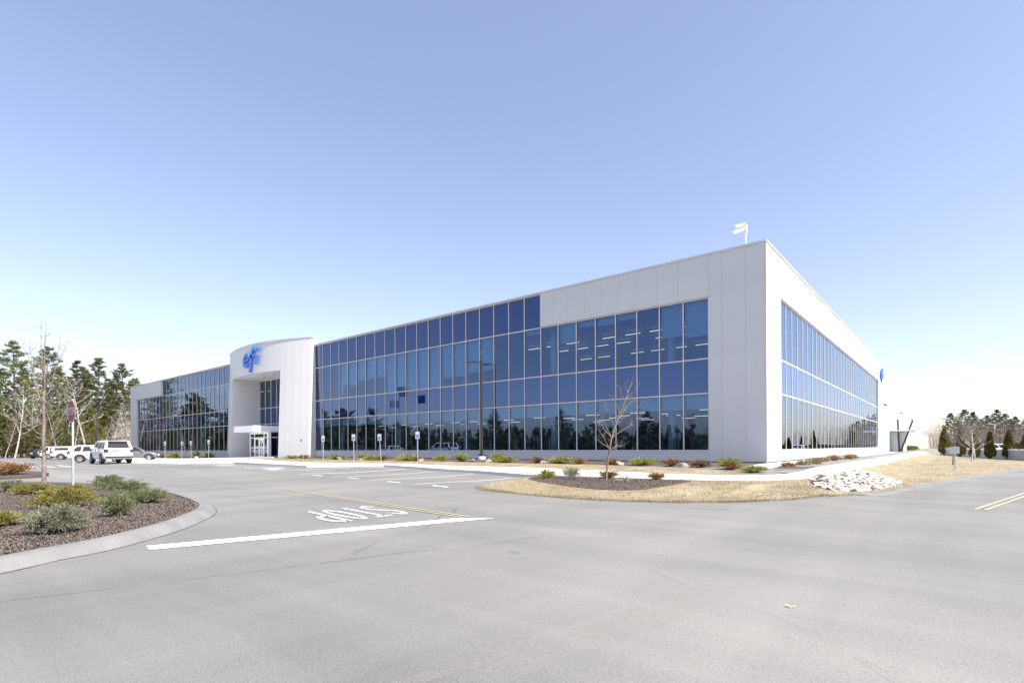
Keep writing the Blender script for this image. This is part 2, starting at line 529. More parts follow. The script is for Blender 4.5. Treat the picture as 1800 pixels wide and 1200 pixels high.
m, t, b = node_mat('bark_mulch')
c = ramp(t, noise(t, 46, 6, .8), [(.25, (.030, .023, .018)), (.5, (.078, .059, .047)), (.80, (.20, .165, .14))])
c = mix(t, .5, c, ramp(t, noise(t, .9, 3), [(.3, (.38, .38, .38)), (.7, (.6, .6, .6))]), 'OVERLAY')
t.links.new(c, b.inputs['Base Color']); b.inputs['Roughness'].default_value = .95
bp = N(t, 'ShaderNodeBump'); bp.inputs['Strength'].default_value = 1; bp.inputs['Distance'].default_value = .03
t.links.new(noise(t, 30, 5, .8), bp.inputs['Height']); t.links.new(bp.outputs[0], b.inputs['Normal'])
M['mulch'] = m
M['chip'] = foliage('mulch_chips', (.035, .027, .022), (.24, .20, .17), 60, trans=0.0, rnd=0)

m, t, b = node_mat('dormant_grass')
c = ramp(t, noise(t, .8, 5, .65), [(.22, (.15, .118, .08)), (.36, (.22, .178, .108)), (.52, (.30, .252, .162)), (.72, (.385, .335, .235))])
c = mix(t, .6, c, ramp(t, noise(t, 14, 5, .75), [(.25, (.28, .27, .26)), (.75, (.68, .68, .66))]), 'OVERLAY')
t.links.new(c, b.inputs['Base Color']); b.inputs['Roughness'].default_value = .95
bp = N(t, 'ShaderNodeBump'); bp.inputs['Strength'].default_value = .8; bp.inputs['Distance'].default_value = .05
t.links.new(noise(t, 18, 5, .8), bp.inputs['Height']); t.links.new(bp.outputs[0], b.inputs['Normal'])
M['grass'] = m

m, t, b = node_mat('leaf_litter_ground')
c = ramp(t, noise(t, .5, 6, .7), [(.3, (.13, .105, .06)), (.5, (.22, .18, .11)), (.7, (.32, .27, .18))])
t.links.new(c, b.inputs['Base Color']); b.inputs['Roughness'].default_value = .95
M['soil'] = m

# ================================================================== GROUND
def grid_sheet(name, xs, ys, dz, mt, fn=None):
    vs = []; fs = []
    nx, ny = len(xs), len(ys)
    for y in ys:
        for x in xs:
            vs.append((x, y, (fn(x, y) if fn else G(x, y)) + dz))
    for j in range(ny - 1):
        for i in range(nx - 1):
            a = j * nx + i
            fs.append((a, a + 1, a + nx + 1, a + nx))
    me = bpy.data.meshes.new(name); me.from_pydata(vs, [], fs); me.materials.append(mt)
    me.polygons.foreach_set('use_smooth', [True] * len(fs))
    return tag(inst(name, me), kind='structure')

def span(*segs):
    out = []
    for a, b, s in segs:
        k = max(1, int(round((b - a) / s)))
        out += [a + (b - a) * i / k for i in range(k)]
    out.append(segs[-1][1])
    return out

far = [-3200, -1500, -800, -450, -300, -230]
gx = far + span((-190, -120, 6), (-120, 40, 4), (40, 190, 10)) + [230, 300, 450, 800, 1500, 3200]
gy = far + span((-190, 190, 6)) + [230, 300, 450, 800, 1500, 3200]
ground = grid_sheet('ground', gx, gy, -.22, M['soil'], lambda x, y: G(max(-120, min(40, x)), max(-130, min(120, y))))
road = grid_sheet('asphalt_road', span((-122, -60, 2), (-60, 14, .5), (14, 60, 4)), span((-120, -36, 4), (-36, -5, .5), (-5, 20, 2.5), (20, 190, 6)), 0.0, M['asphalt'], A)
tag(road, 'aged grey asphalt of the parking lot and roads')

# ---- painted markings : parts of the asphalt
def strip(name, p, q, w, mt, dz=.010):
    (x0, y0), (x1, y1) = p, q
    l = math.hypot(x1 - x0, y1 - y0); nx, ny = -(y1 - y0) / l * w / 2, (x1 - x0) / l * w / 2
    return patch(name, [(x0 + nx, y0 + ny), (x0 - nx, y0 - ny), (x1 - nx, y1 - ny), (x1 + nx, y1 + ny)], dz, mt, .5, 0, road, None, A)

stopbar = patch('stop_bar', [(-1.88, -27.84), (-1.46, -27.92), (.30, -22.10), (-.34, -22.62)], .010, M['line_white'], .5, 0, road)
for off in (-.095, .095):
    strip('yellow_line', (-12.81, -20.54 + off), (-.35, -22.36 + off), .065, M['line_yellow'], .012)
    strip('yellow_line', (8.52 + off * 1.0, -14.22), (16.0 + off * 1.0, 22.0), .065, M['line_yellow'], .012)

bays = [((-9.34, -16.4), (-8.0, -11.9)), ((-13.17, -15.9), (-11.45, -10.7)), ((-16.65, -15.69), (-15.03, -10.3)), ((-19.43, -15.88), (-17.87, -10.1)),
        ((-22.9, -15.9), (-21.6, -11.2)), ((-25.6, -16.1), (-24.6, -13.7)), ((-28.6, -16.6), (-27.8, -13.9)), ((-31.4, -17.2), (-30.8, -13.9)),
        ((-34.4, -17.6), (-33.9, -13.8)), ((-37.2, -18.4), (-37.0, -16.6)), ((-40.2, -19.4), (-40.2, -17.2)), ((-43.2, -20.2), (-43.4, -17.3))]
for a, b_ in bays: strip('parking_line', a, b_, .11, M['line_white'])
for a, b_ in [((-8.16, -16.5), (-7.02, -16.7)), ((-11.67, -16.04), (-10.53, -16.2)), ((-15.6, -15.46), (-14.48, -15.58)), ((-18.45, -15.7), (-17.57, -15.66))]:
    strip('parking_line', a, b_, .12, M['line_white'])
for k in range(4):      # hatched access aisles by the entrance
    for j in range(3):
        x = -24.3 - 6.0 * k + .62 * j; y = -15.7 - .35 * k
        strip('hatch_line', (x, y), (x - .95, y + 1.5 - .12 * j), .13, M['line_white'])
for a, b_ in [((-67.4, -21.3), (-64.5, -20.9)), ((-52.5, -23.4), (-43.4, -23.6)), ((-51.0, -22.4), (-42.7, -22.7)), ((-49.0, -21.6), (-41.6, -22.0)), ((-47.0, -20.9), (-40.9, -21.2)),
              ((-60, -17.5), (-54, -17.9)), ((-75, -19.0), (-69, -19.3))]:
    strip('parking_line', a, b_, .13, M['line_white'])

def band(name, line, w, mt, dz, wob=0.0, seed=0):
    rgb = random.Random(seed)
    ln = catmull(line, 8)
    ln = [(x + rgb.uniform(-wob, wob), y + rgb.uniform(-wob, wob)) for x, y in ln]
    mb = MB()
    for q in ribbon(ln, w):
        mb.add([(x, y, A(x, y) + dz) for x, y in q], [(0, 1, 2, 3)])
    o = mb.build(name, mt, road, fixn=True)
    if sum(p.normal.z for p in o.data.polygons) < 0: o.data.flip_normals()
    return o
for seed_, ln_, w_ in ((1, [(.3, -30.5), (.64, -29.52), (.86, -28.9)], .008), (2, [(1.05, -28.3), (1.25, -27.6), (1.40, -27.1)], .007), (3, [(1.47, -26.86), (1.62, -26.3), (1.75, -25.78), (2.0, -25.15)], .011),
                       (4, [(2.12, -24.9), (2.4, -24.0), (2.5, -23.4)], .010), (5, [(-3.9, -17.9), (-2.6, -18.4)], .014), (6, [(-2, -18.6), (.14, -18.95), (1.2, -18.7)], .012)):
    band('crack', ln_, w_, M['crack'], .004, .012, seed_)
band('sand_streak', [(5.6, -29.5), (5.68, -28.14), (5.72, -27.51), (5.86, -26.76), (6.02, -25.99), (6.23, -24.68), (6.62, -22.87)], .30, M['sand'], .006)
band('sand_streak', [(5.2, -29.0), (5.50, -27.33), (5.65, -26.72), (5.72, -25.97)], .16, M['sand'], .0065)
band('sand_streak', [(5.14, -24.49), (6.02, -25.13), (6.62, -25.42), (7.26, -25.88), (8.2, -27)], .10, M['sand'], .007)
band('sand_streak', [(1.5, -26.8), (1.15, -26.3), (1.13, -25.9), (1.35, -25.3)], .22, M['sand'], .006)
band('sand_streak', [(2.0, -25.4), (2.3, -24.6), (2.8, -23.2)], .20, M['sand'], .0062)
band('sand_streak', [(-1.3, -29.1), (-1.75, -28.35), (-2.8, -27.05)], .14, M['sand'], .0064)

def arc2(cx_, cy_, rx, ry, a0, a1, n=9):
    return [(cx_ + rx * math.cos(R(a0 + (a1 - a0) * i / n)), cy_ + ry * math.sin(R(a0 + (a1 - a0) * i / n))) for i in range(n + 1)]

LET = {   # strokes in a 1 x 1 cell
    'S': [arc2(.5, .74, .36, .20, 20, 180, 7) + arc2(.5, .74, .36, .20, 180, 262, 4)[1:] + arc2(.5, .26, .36, .20, 82, -180 + 20, 10)],
    'T': [[(.04, .93), (.96, .93)], [(.5, 0), (.5, .93)]],
    'O': ['c', arc2(.5, .5, .37, .44, 0, 360, 18)[:-1]],
    'P': [[(.14, 0), (.14, 1)], [(.14, .93), (.5, .93)] + arc2(.5, .70, .36, .23, 80, -80, 7) + [(.5, .47), (.14, .47)]],
}
def letter_quads(ch, w, sx=1.0, sy=1.0):
    st = LET[ch]; closed = False; out = []
    for s_ in st:
        if s_ == 'c': closed = True; continue
        out += ribbon([(u * sx, v * sy) for u, v in s_], w, closed)
    return out

# STOP painted on the lane, read by drivers coming towards the bar (up = +x, reading direction = -y)
for k, ch in enumerate('STOP'):
    mb = MB()
    y_left = -22.42 - k * .53
    for q in letter_quads(ch, .105, .44, 1.12):
        pts = []
        for (u, vv) in q:
            X = -4.1 + vv * 2.05; Y = y_left - u - (vv - .56) * .30
            pts.append((X, Y, A(X, Y) + .011))
        mb.add(pts, [(0, 1, 2, 3)])
    o = mb.build('stop_letter', M['line_worn'], road, fixn=True)
    # faces must look up
    me = o.data
    if sum(p.normal.z for p in me.polygons) < 0: me.flip_normals()

# ---- islands, walks, lawns
isl_edge = [(.35, -36), (.1, -33), (-.45, -30.9), (-1.14, -29.56), (-1.59, -28.95), (-1.99, -28.22), (-3.06, -27.12), (-3.94, -26.44), (-5.04, -25.71),
            (-5.89, -25.28), (-7.01, -24.89), (-9.18, -24.46), (-12.17, -24.06), (-16, -24.0), (-20, -24.5), (-23.6, -25.8), (-25.2, -28), (-25.4, -32), (-24, -37)]
isl = catmull(isl_edge, 4)
def offset(pl, d):
    out = []
    for i, p in enumerate(pl):
        a = pl[max(i - 1, 0)]; c_ = pl[min(i + 1, len(pl) - 1)]
        dx, dy = c_[0] - a[0], c_[1] - a[1]; l = math.hypot(dx, dy)
        out.append((p[0] - dy / l * d, p[1] + dx / l * d))
    return out

def kerb(name, line, side, prof, piece, mt, gap=.012, label=None):
    """sweep a (offset, height) profile along a line, cut into pieces a few metres long"""
    root = tag(empty(name, (line[0][0], line[0][1], G(*line[0]))), label, kind='structure')
    # resample
    seg = [0.0]
    for a, b_ in zip(line, line[1:]): seg.append(seg[-1] + math.hypot(b_[0] - a[0], b_[1] - a[1]))
    def pt(s):
        for i in range(len(line) - 1):
            if s <= seg[i + 1] + 1e-9:
                t_ = (s - seg[i]) / max(1e-9, seg[i + 1] - seg[i])
                return tuple(line[i][c_] + (line[i + 1][c_] - line[i][c_]) * t_ for c_ in (0, 1)), i
        return line[-1], len(line) - 2
    n = max(1, int(round(seg[-1] / piece)))
    ox, oy = line[0]; oz = G(*line[0])
    for k in range(n):
        s0 = seg[-1] * k / n + gap / 2; s1 = seg[-1] * (k + 1) / n - gap / 2
        m_ = max(2, int((s1 - s0) / .5) + 1)
        mb = MB(); rows = []
        for j in range(m_ + 1):
            s = s0 + (s1 - s0) * j / m_
            (x, y), i = pt(s)
            (xa, ya), _ = pt(max(0, s - .3)); (xb, yb), _ = pt(min(seg[-1], s + .3))
            l = math.hypot(xb - xa, yb - ya) or 1
            nx, ny = -(yb - ya) / l * side, (xb - xa) / l * side
            rows.append([(x + nx * o_ - ox, y + ny * o_ - oy, G(x, y) + h_ - oz) for (o_, h_) in prof])
        np_ = len(prof); vs = [p for r_ in rows for p in r_]; fs = []
        for j in range(m_):
            for c_ in range(np_ - 1):
                fs.append((j * np_ + c_, j * np_ + c_ + 1, (j + 1) * np_ + c_ + 1, (j + 1) * np_ + c_))
        fs.append(tuple(range(np_))); fs.append(tuple(m_ * np_ + c_ for c_ in range(np_))[::-1])
        mb.add(vs, fs); mb.build('kerb_stone', mt, root, sharp=40, fixn=True)
    return root

kerb_prof = [(-.0, -.06), (.0, .0), (.13, .13), (.20, .155), (.36, .155), (.38, .06)]
kerb('island_kerb', isl, 1 if True else -1, kerb_prof, 3.0, M['kerb'])
band('kerb_joint', isl, .035, M['crack'], .006)
isl_in = offset(isl, .36)
def mound(x, y): return .0
mulch1 = tag(patch('mulch_bed', isl_in, .13, M['mulch'], .6, .2), kind='structure')
isl2 = [(-27.6, -25.6), (-28.4, -24.6), (-31, -24.3), (-36, -25.0), (-42, -28), (-42, -34), (-33, -34), (-28.6, -29)]
isl2 = catmull(isl2, 4, True)
mulch2 = tag(patch('mulch_bed', isl2, .12, M['mulch'], 1.0, .3), kind='structure')

walk_out = [(4.6, 82), (4.3, 39), (4.4, 13), (4.1, 0), (4.07, -5.5), (4.08, -9.3), (3.6, -10.1), (2.6, -10.65), (1.57, -10.95), (-.66, -11.35), (-3.4, -11.5), (-6.6, -11.45), (-11.8, -10.25),
            (-17, -9.7), (-20.5, -9.75), (-22.7, -11.3), (-24, -13), (-29, -13.5), (-33.7, -13.3), (-35.5, -14.3), (-38, -16.3), (-44, -16.9), (-60, -14.2), (-88, -11.5)]
walk_in = [(-88, -7.0), (-70, -6.6), (-45.3, -8.3), (-39.6, -8.75), (-31, -11), (-26.9, -10.95), (-24.1, -10.45), (-20, -8.4), (-14, -7.9), (-10.2, -7.85), (-3.9, -8.7), (-1.7, -9.1),
           (1.2, -9.05), (2.4, -8.55), (2.9, -7.7), (3.15, -6.5), (3.13, 6.8), (3.24, 27), (3.2, 82)]
walk = tag(patch('concrete_walk', walk_out + walk_in, .03, M['concrete'], 1.2, .25), kind='structure')
tag(patch('concrete_walk', [(-62.5, -7.35), (-49, -8.15), (-49, -2.9), (-53, -2.6), (-53.8, 1.2), (-61.2, 1.2), (-62.3, -2.2)], .036, M['concrete'], 1.5, .2), kind='structure')
# front bed : mulch against the wall, dormant grass between it and the walk
bed = [(-45.5, -.12), (-45.5, -5.2), (-38, -6.9), (-30, -7.7), (-25, -7.2), (-20, -5.6), (-14, -5.1), (-8, -5.2), (-3.4, -6.0), (-.8, -6.7), (.6, -7.7), (2.0, -8.2), (2.75, -7.5), (2.9, -6.2), (1.6, -5.4), (.22, -4.6), (.22, -.12)]
tag(patch('mulch_bed', bed, .0, M['mulch'], 1.0, .2), kind='structure')
gstrip = [(-45.5, -5.25), (-45.5, -8.25), (-39.6, -8.7), (-31, -10.95), (-26.9, -10.9), (-24.1, -10.4), (-20, -8.35), (-14, -7.85), (-10.2, -7.8), (-3.9, -8.65), (-1.7, -9.05),
          (1.2, -9.0), (2.0, -8.75), (1.9, -8.3), (.55, -7.75), (-.85, -6.75), (-3.4, -6.05), (-8, -5.25), (-14, -5.15), (-20, -5.65), (-25, -7.25), (-30, -7.75), (-38, -6.95)]
tag(patch('grass_strip', gstrip, .035, M['grass'], .8, .2), kind='structure')
bedL = [(-66, -.12), (-106, -.12), (-106, -4.6), (-75, -4.4), (-66, -4.6)]
tag(patch('mulch_bed', bedL, .0, M['mulch'], 2, .2), kind='structure')
tag(patch('grass_strip', [(-64, -4.65), (-75, -4.45), (-106, -4.65), (-106, -6.9), (-88, -6.95), (-70, -6.55), (-64, -6.9)], .035, M['grass'], 2, .2), kind='structure')
tag(patch('gravel_strip', [(.22, -4.5), (1.55, -5.3), (1.5, 0), (1.5, 60), (.22, 60)], .01, M['concrete'], 1.5, .2), kind='structure')
tag(patch('mulch_bed', [(1.6, -4.9), (2.95, -5.9), (3.05, 7), (3.05, 19), (1.6, 19)], .0, M['mulch'], 1.0, .2), kind='structure')
tag(patch('grass_strip', [(1.6, 19.1), (3.05, 19.1), (3.2, 27), (3.15, 60), (1.6, 60)], .01, M['grass'], 1.5, .2), kind='structure')

lawn_edge = [(-5.9, -16.2), (-5.2, -16.75), (-4.36, -17.0), (-3.46, -17.2), (-.87, -17.6), (.9, -17.4), (2.34, -16.9), (3.55, -16.1), (4.6, -15.1), (5.4, -13.15), (6.1, -10), (6.75, -6.3), (8.5, 2.67), (11.57, 16.8), (15.8, 36)]
lawn = [(-6.15, -14.8), (-6.0, -15.7)] + lawn_edge + [(13.6, 36.6), (9.4, 48.0), (6.9, 66), (5.2, 84), (4.65, 82), (4.35, 39), (4.45, 13), (4.15, 0), (4.12, -5.5), (4.13, -9.3), (3.65, -10.15), (2.6, -10.7), (1.6, -11.0), (-.66, -11.4),
         (-3.4, -11.55), (-6.15, -11.5)]
def lawn_up(x, y):
    # soft crown between the walk and the road edge
    d = min(1.0, max(0.0, (-y - 11.2) / 5.0)) if x < 3 else .5
    return .10 * math.sin(math.pi * min(1, d)) if x < 3 else .03
lawn_o = tag(patch('lawn', lawn, .022, M['grass'], .7, .2, extra=lawn_up), kind='structure')
mulch_poly = catmull([(-5.5, -13.7), (-5.5, -12.0), (-3, -11.75), (.2, -11.7), (.75, -12.8), (.35, -15.0), (-1, -15.5), (-3.3, -14.9)], 5, True)
tag(patch('mulch_bed', mulch_poly, .037, M['mulch'], .6, .05, extra=lawn_up), kind='structure')
edge_r = catmull([(4.9, -12.3), (5.45, -11.6), (5.85, -11.0), (6.1, -10), (6.75, -6.3), (8.5, 2.67), (11.57, 16.8), (15.8, 36)], 4)
kerb('road_kerb', edge_r, 1, [(-.42, -.03), (-.40, .010), (-.12, .035), (.02, .04), (.06, .0)], 3.0, M['kerb'])

# ================================================================== BUILDING
Mod = 1.524
Z0, Z1, Z2, Z3, Z4 = .68, 4.0, 6.01, 9.51, 11.92
bld = empty('office_building', (0, 0, 0))
tag(bld, 'long white two-storey office building with blue glass curtain walls and rounded entrance', 'office building')

PM = {}
def pbox(name, sx, sy, sz, mt):
    k = ('b', name, round(sx, 3), round(sy, 3), round(sz, 3), mt.name)
    if k not in PM:
        PM[k] = MB().box(-sx / 2, sx / 2, -sy / 2, sy / 2, -sz / 2, sz / 2).mesh(name, mt)
    return PM[k]
def put_box(name, x0, x1, y0, y1, z0, z1, mt, parent):
    return inst(name, pbox(name, x1 - x0, y1 - y0, z1 - z0, mt), parent, ((x0 + x1) / 2, (y0 + y1) / 2, (z0 + z1) / 2))
def pane_mesh(axis, w, h, mt, name):
    k = ('p', axis, round(w, 3), round(h, 3), mt.name)
    if k not in PM:
        mb = MB()
        if axis == 'x': mb.quad((-w / 2, 0, -h / 2), (w / 2, 0, -h / 2), (w / 2, 0, h / 2), (-w / 2, 0, h / 2))
        else: mb.quad((0, -w / 2, -h / 2), (0, w / 2, -h / 2), (0, w / 2, h / 2), (0, -w / 2, h / 2))
        PM[k] = mb.mesh(name, mt)
    return PM[k]

ROWS = [(Z0, Z1, 'vision'), (Z1, Z2, 'spandrel'), (Z2, Z3, 'vision'), (Z3, Z4, 'parapet_glass')]
rb = random.Random(3)
def curtain(axis, s0, n, full, blinds=None, dirn=-1):
    """axis 'x': the front (panels run along -x from s0); axis 'y': the side wall. full(i) -> number of glass rows at panel i"""
    mb = MB(); gk = MB()
    def bx(mbx, sa, sb, d0, d1, z0, z1):
        if axis == 'x': mbx.box(min(sa, sb), max(sa, sb), d0, d1, z0, z1)
        else: mbx.box(-d1, -d0, min(sa, sb), max(sa, sb), z0, z1)
    sg = -1 if axis == 'x' else 1
    for i in range(n + 1):
        s = s0 + sg * Mod * i
        top = (Z3, Z4)[max(full(max(i - 1, 0)), full(min(i, n - 1))) - 3]
        bx(mb, s - .034, s + .034, .0, .10, Z0 - .03, top + .03)
        bx(gk, s - .048, s + .048, .03 if axis == 'x' else .016, .11, Z0, top)
    for zi, z in enumerate((Z0, Z1, Z2, Z3, Z4)):
        idx = [i for i in range(n) if full(i) >= zi]
        if zi == 4: idx = [i for i in range(n) if full(i) == 4]
        if not idx: continue
        a, b_ = min(idx), max(idx) + 1
        sa, sb = s0 + sg * Mod * a, s0 + sg * Mod * b_
        bx(mb, sa, sb, .004, .098, z - .04, z + .04)
        bx(gk, sa, sb, .032 if axis == 'x' else .018, .108, z - .054, z + .054)
    rec = .05 if axis == 'x' else .022
    root = mb.build('curtain_wall', M['mullion'], bld)
    gk.build('gasket', M['gasket'], root)
    for i in range(n):
        s = s0 + sg * Mod * (i + .5)
        for r_ in range(full(i)):
            z0, z1, kind = ROWS[r_]
            nm = {'vision': 'window_pane', 'spandrel': 'spandrel_panel', 'parapet_glass': 'parapet_panel'}[kind]
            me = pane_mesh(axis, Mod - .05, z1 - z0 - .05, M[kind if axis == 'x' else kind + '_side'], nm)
            loc = (s, rec, (z0 + z1) / 2) if axis == 'x' else (-rec, s, (z0 + z1) / 2)
            inst(nm, me, root, loc)
            if kind != 'vision':     # insulated back box, so that the glass is backed
                pass
        if blinds:
            for r_, drop in ((0, blinds[0](i)), (2, blinds[1](i))):
                if drop > 0.02:
                    z0, z1, _ = ROWS[r_]
                    h = (z1 - z0) * drop
                    if axis == 'x': put_box('roller_blind', s - .72, s + .72, .24, .25, z1 - h, z1 - .02, M['blind'], root)
                    else: put_box('roller_blind', -.25, -.24, s - .72, s + .72, z1 - h, z1 - .02, M['blind'], root)
    return root

upm = [0, 0, 0, .62, .66, .55, .55, .55, 1, 1, 1, 1, 1, .78, .78, .72, .72, 0, 0, .1, .85]       # from the entrance towards the corner
upm = upm[:20]
upr = [.0, .38, .12, .15, .12, .0, .56, .60]
front_up = [upr[7 - i] if i < 8 else upm[::-1][i - 8] for i in range(28)]
front_lo = [(.27 if i < 21 else .24) + rb.uniform(-.01, .01) for i in range(28)]
cw_front = curtain('x', -3.1, 28, lambda i: 3 if i < 8 else 4, (lambda i: front_lo[i], lambda i: front_up[i]))
lf = [rb.choice((0, 0, .2, .3)) for i in range(25)]
cw_left = curtain('x', -65.83, 25, lambda i: 4 if i < 17 else 3, (lambda i: 0.0, lambda i: lf[i]))
cw_side = curtain('y', 3.03, 33, lambda i: 3, (lambda i: .15, lambda i: .4))

# cladding panels (front faces at y = -.10, side faces at x = +.10)
GAP = .007
def front_panels(xs, z0, z1, y0=-.10, name='cladding_panel'):
    for a, b_ in zip(xs, xs[1:]):
        x0, x1 = min(a, b_), max(a, b_)
        put_box(name, x0 + GAP / 2, x1 - GAP / 2, y0, y0 + .08, z0, z1, M['panel'], bld)
def side_panels(ys, z0, z1):
    for a, b_ in zip(ys, ys[1:]):
        put_box('cladding_panel', .02, .10, a + GAP / 2, b_ - GAP / 2, z0, z1, M['panel'], bld)
ZT = 11.96
front_panels([.02, -.98, -2.29, -3.06], .06, ZT)
xs_w = [-3.06, -4.88, -6.21, -7.5, -8.85, -10.21, -11.5, -12.86, -14.1, -15.27]
front_panels(xs_w, 9.56, ZT)
front_panels([-3.06 - 3.048 * i for i in range(15)], .06, .64, -.06)
front_panels([-65.9 - 3.048 * i for i in range(13)], -.24, .64, -.06)
front_panels([-103.97, -105.1, -106.2, -107.33], -.3, ZT, -.20)
front_panels([-91.76, -93.1, -94.4, -95.7, -97.0, -98.4, -99.8, -101.2, -102.6, -103.96], 9.56, ZT, -.20)
sy = [-.10, 1.45, 3.0]
side_panels(sy, .06, ZT)
side_panels([3.0 + 1.524 * i for i in range(34)], 9.58, ZT)
side_panels([3.0 + 3.048 * i for i in range(17)] + [53.35], .06, .63)
side_panels([53.35, 54.85, 56.35, 57.85, 59.35], .06, ZT)
# window head and sill trim
tr = MB()
tr.box(-15.27, -2.95, -.135, -.0, 9.545, 9.565)
tr.box(-45.7, -3.0, -.09, .02, .645, .665)
tr.box(-103.97, -65.85, -.09, .02, .645, .665)
tr.box(-.02, .125, 3.0, 53.4, 9.555, 9.575)
tr.box(-.02, .125, 3.0, 53.4, .635, .655)
tr.build('sill_trim', M['coping'], bld)
# coping
cp = MB()
cp.box(-45.7, .15, -.16, .28, ZT + .003, ZT + .10)
cp.box(-107.4, -65.9, -.25, .28, ZT + .003, ZT + .10)
cp.box(-.28, .15, .282, 59.4, ZT + .003, ZT + .10)
cp.build('coping', M['coping'], bld)
# structure behind the skin
bk = MB()
bk.box(-15.29, -3.0, .0 - .018, .28, 9.57, ZT)          # behind the white band at the right
bk.box(-107.33, -91.78, -.1, .28, 9.57, ZT)
bk.box(-3.02, .016, -.018, .28, -.6, 9.565)
bk.box(-107.33, -103.99, -.1, .28, -.6, 9.565)
bk.box(-.28, .016, .284, 2.98, -.6, ZT)
bk.box(-.28, .016, 2.984, 53.38, 9.6, ZT)
bk.box(-.28, .016, 53.384, 59.35, -.6, ZT)
bk.box(-107.33, -.3, 59.0, 59.35, -.6, ZT)
bk.box(-107.33, -107.0, .3, 58.9, -.6, ZT)
bk.build('wall_backing', M['panel'], bld)
fo = MB()
fo.box(-45.7, -.02, -.03, .30, -.7, .05)
fo.box(-107.3, -65.9, -.03, .30, -.7, -.25)
fo.box(-.30, .05, .304, 59.3, -.7, .05)
fo.build('foundation', M['foundation'], bld)
kn = MB()
kn.box(-45.7, -3.1, .02, .30, .052, .66)
kn.box(-103.9, -65.9, .02, .30, -.24, .66)
kn.box(-.30, -.02, 3.0, 53.3, .052, .66)
kn.build('knee_wall', M['interior'], bld)
MB().box(-107.0, -.29, .29, 58.9, 11.3, 11.6).build('roof', M['roof'], bld)
MB().box(-106.9, -.32, 1.6, 58.8, -.02, .10).box(-106.9, -.32, .31, 1.59, -.02, .10).build('interior_floor', M['carpet'], bld)
# between storeys : plenum slab behind the spandrels; and the roof plenum
sl = MB()
for (z0, z1) in ((3.96, 5.95), (9.46, 11.28)):
    sl.box(-49.7, -.32, .32, 58.7, z0, z1); sl.box(-106.9, -61.7, .32, 58.7, z0, z1); sl.box(-61.68, -49.72, 1.75, 58.7, z0, z1)
sl.build('ceiling', M['ceiling'], bld)
MB().box(-106.9, -20, 20, 20.2, .1, 9.4).box(-20.2, -20, 20.2, 58.7, .1, 9.4).build('interior_wall', M['interior'], bld)
cl = MB().lathe([(.26, 0), (.26, 3.85)], 14).mesh('column', M['column'])
for x in [-5.9 - 9.144 * i for i in range(5)] + [-70 - 9.144 * i for i in range(4)]:
    inst('column', cl, bld, (x, 1.3, .1)); inst('column', cl, bld, (x, 1.3, 5.95), sc=(1, 1, .9))

# ---- rounded entrance front
XC, HALF, P0, SAG = -55.80, 10.03, .40, 1.95
RB = (HALF ** 2 + SAG ** 2) / (2 * SAG)
BT = 12.80
def bowy(x, z, inset=0.0):
    p = P0 + math.sqrt(max(0, RB * RB - (x - XC) ** 2)) - (RB - SAG)
    return -(p + .42 * (1 - z / BT)) + inset
xe = [-45.77 - i * (65.83 - 45.77) / 20 for i in range(21)]
JR, JL = -49.80, -61.55
def bow_panel(xa, xb, z0, z1):
    mb = MB(); x0, x1 = xb + .006, xa - .006
    b_ = [(x0, bowy(x0, z0), z0), (x1, bowy(x1, z0), z0), (x1, bowy(x1, z0, .08), z0), (x0, bowy(x0, z0, .08), z0)]
    t_ = [(x0, bowy(x0, z1), z1), (x1, bowy(x1, z1), z1), (x1, bowy(x1, z1, .08), z1), (x0, bowy(x0, z1, .08), z1)]
    mb.hexa(b_, t_); mb.build('bow_panel', M['panel_bow'], bld)
def bow_back(xa, xb, z0, z1, mb):
    x0, x1 = xb, xa
    b_ = [(x0, bowy(x0, z0, .085), z0), (x1, bowy(x1, z0, .085), z0), (x1, bowy(x1, z0, .4), z0), (x0, bowy(x0, z0, .4), z0)]
    t_ = [(x0, bowy(x0, z1, .085), z1), (x1, bowy(x1, z1, .085), z1), (x1, bowy(x1, z1, .4), z1), (x0, bowy(x0, z1, .4), z1)]
    mb.hexa(b_, t_)
right_e = [-45.77, -46.78, -47.79, -48.79, JR]
open_e = [JR + (JL - JR) * i / 12 for i in range(13)]
left_e = [JL, -62.6, -63.7, -64.8, -65.83]
bkb = MB()
for E_ in (right_e, left_e):
    for a, b_ in zip(E_, E_[1:]): bow_panel(a, b_, -.4, BT); bow_back(a, b_, -.4, BT, bkb)
for a, b_ in zip(open_e, open_e[1:]): bow_panel(a, b_, 9.5, BT); bow_back(a, b_, 9.5, BT, bkb)
bkb.build('bow_wall', M['panel_bow'], bld)
ends = MB()
for x0, x1 in ((-45.84, -45.775), (-65.825, -65.76)):
    ends.hexa([(x0, bowy(x0, -.4, .41), -.4), (x1, bowy(x1, -.4, .05), -.4), (x1, -.07, -.4), (x0, -.07, -.4)], [(x0, bowy(x0, BT, .41), BT), (x1, bowy(x1, BT, .05), BT), (x1, .25, BT), (x0, .25, BT)])
ends.build('bow_end', M['panel_bow'], bld)
bc = MB()
allx = [-45.6 - i * (66.0 - 45.6) / 30 for i in range(31)]
for a, b_ in zip(allx, allx[1:]):
    bc.hexa([(b_, bowy(b_, BT, -.06), BT + .003), (a, bowy(a, BT, -.06), BT + .003), (a, bowy(a, BT, .42), BT + .003), (b_, bowy(b_, BT, .42), BT + .003)],
            [(b_, bowy(b_, BT, -.06), BT + .16), (a, bowy(a, BT, -.06), BT + .16), (a, bowy(a, BT, .42), BT + .16), (b_, bowy(b_, BT, .42), BT + .16)])
bc.build('bow_coping', M['coping'], bld)
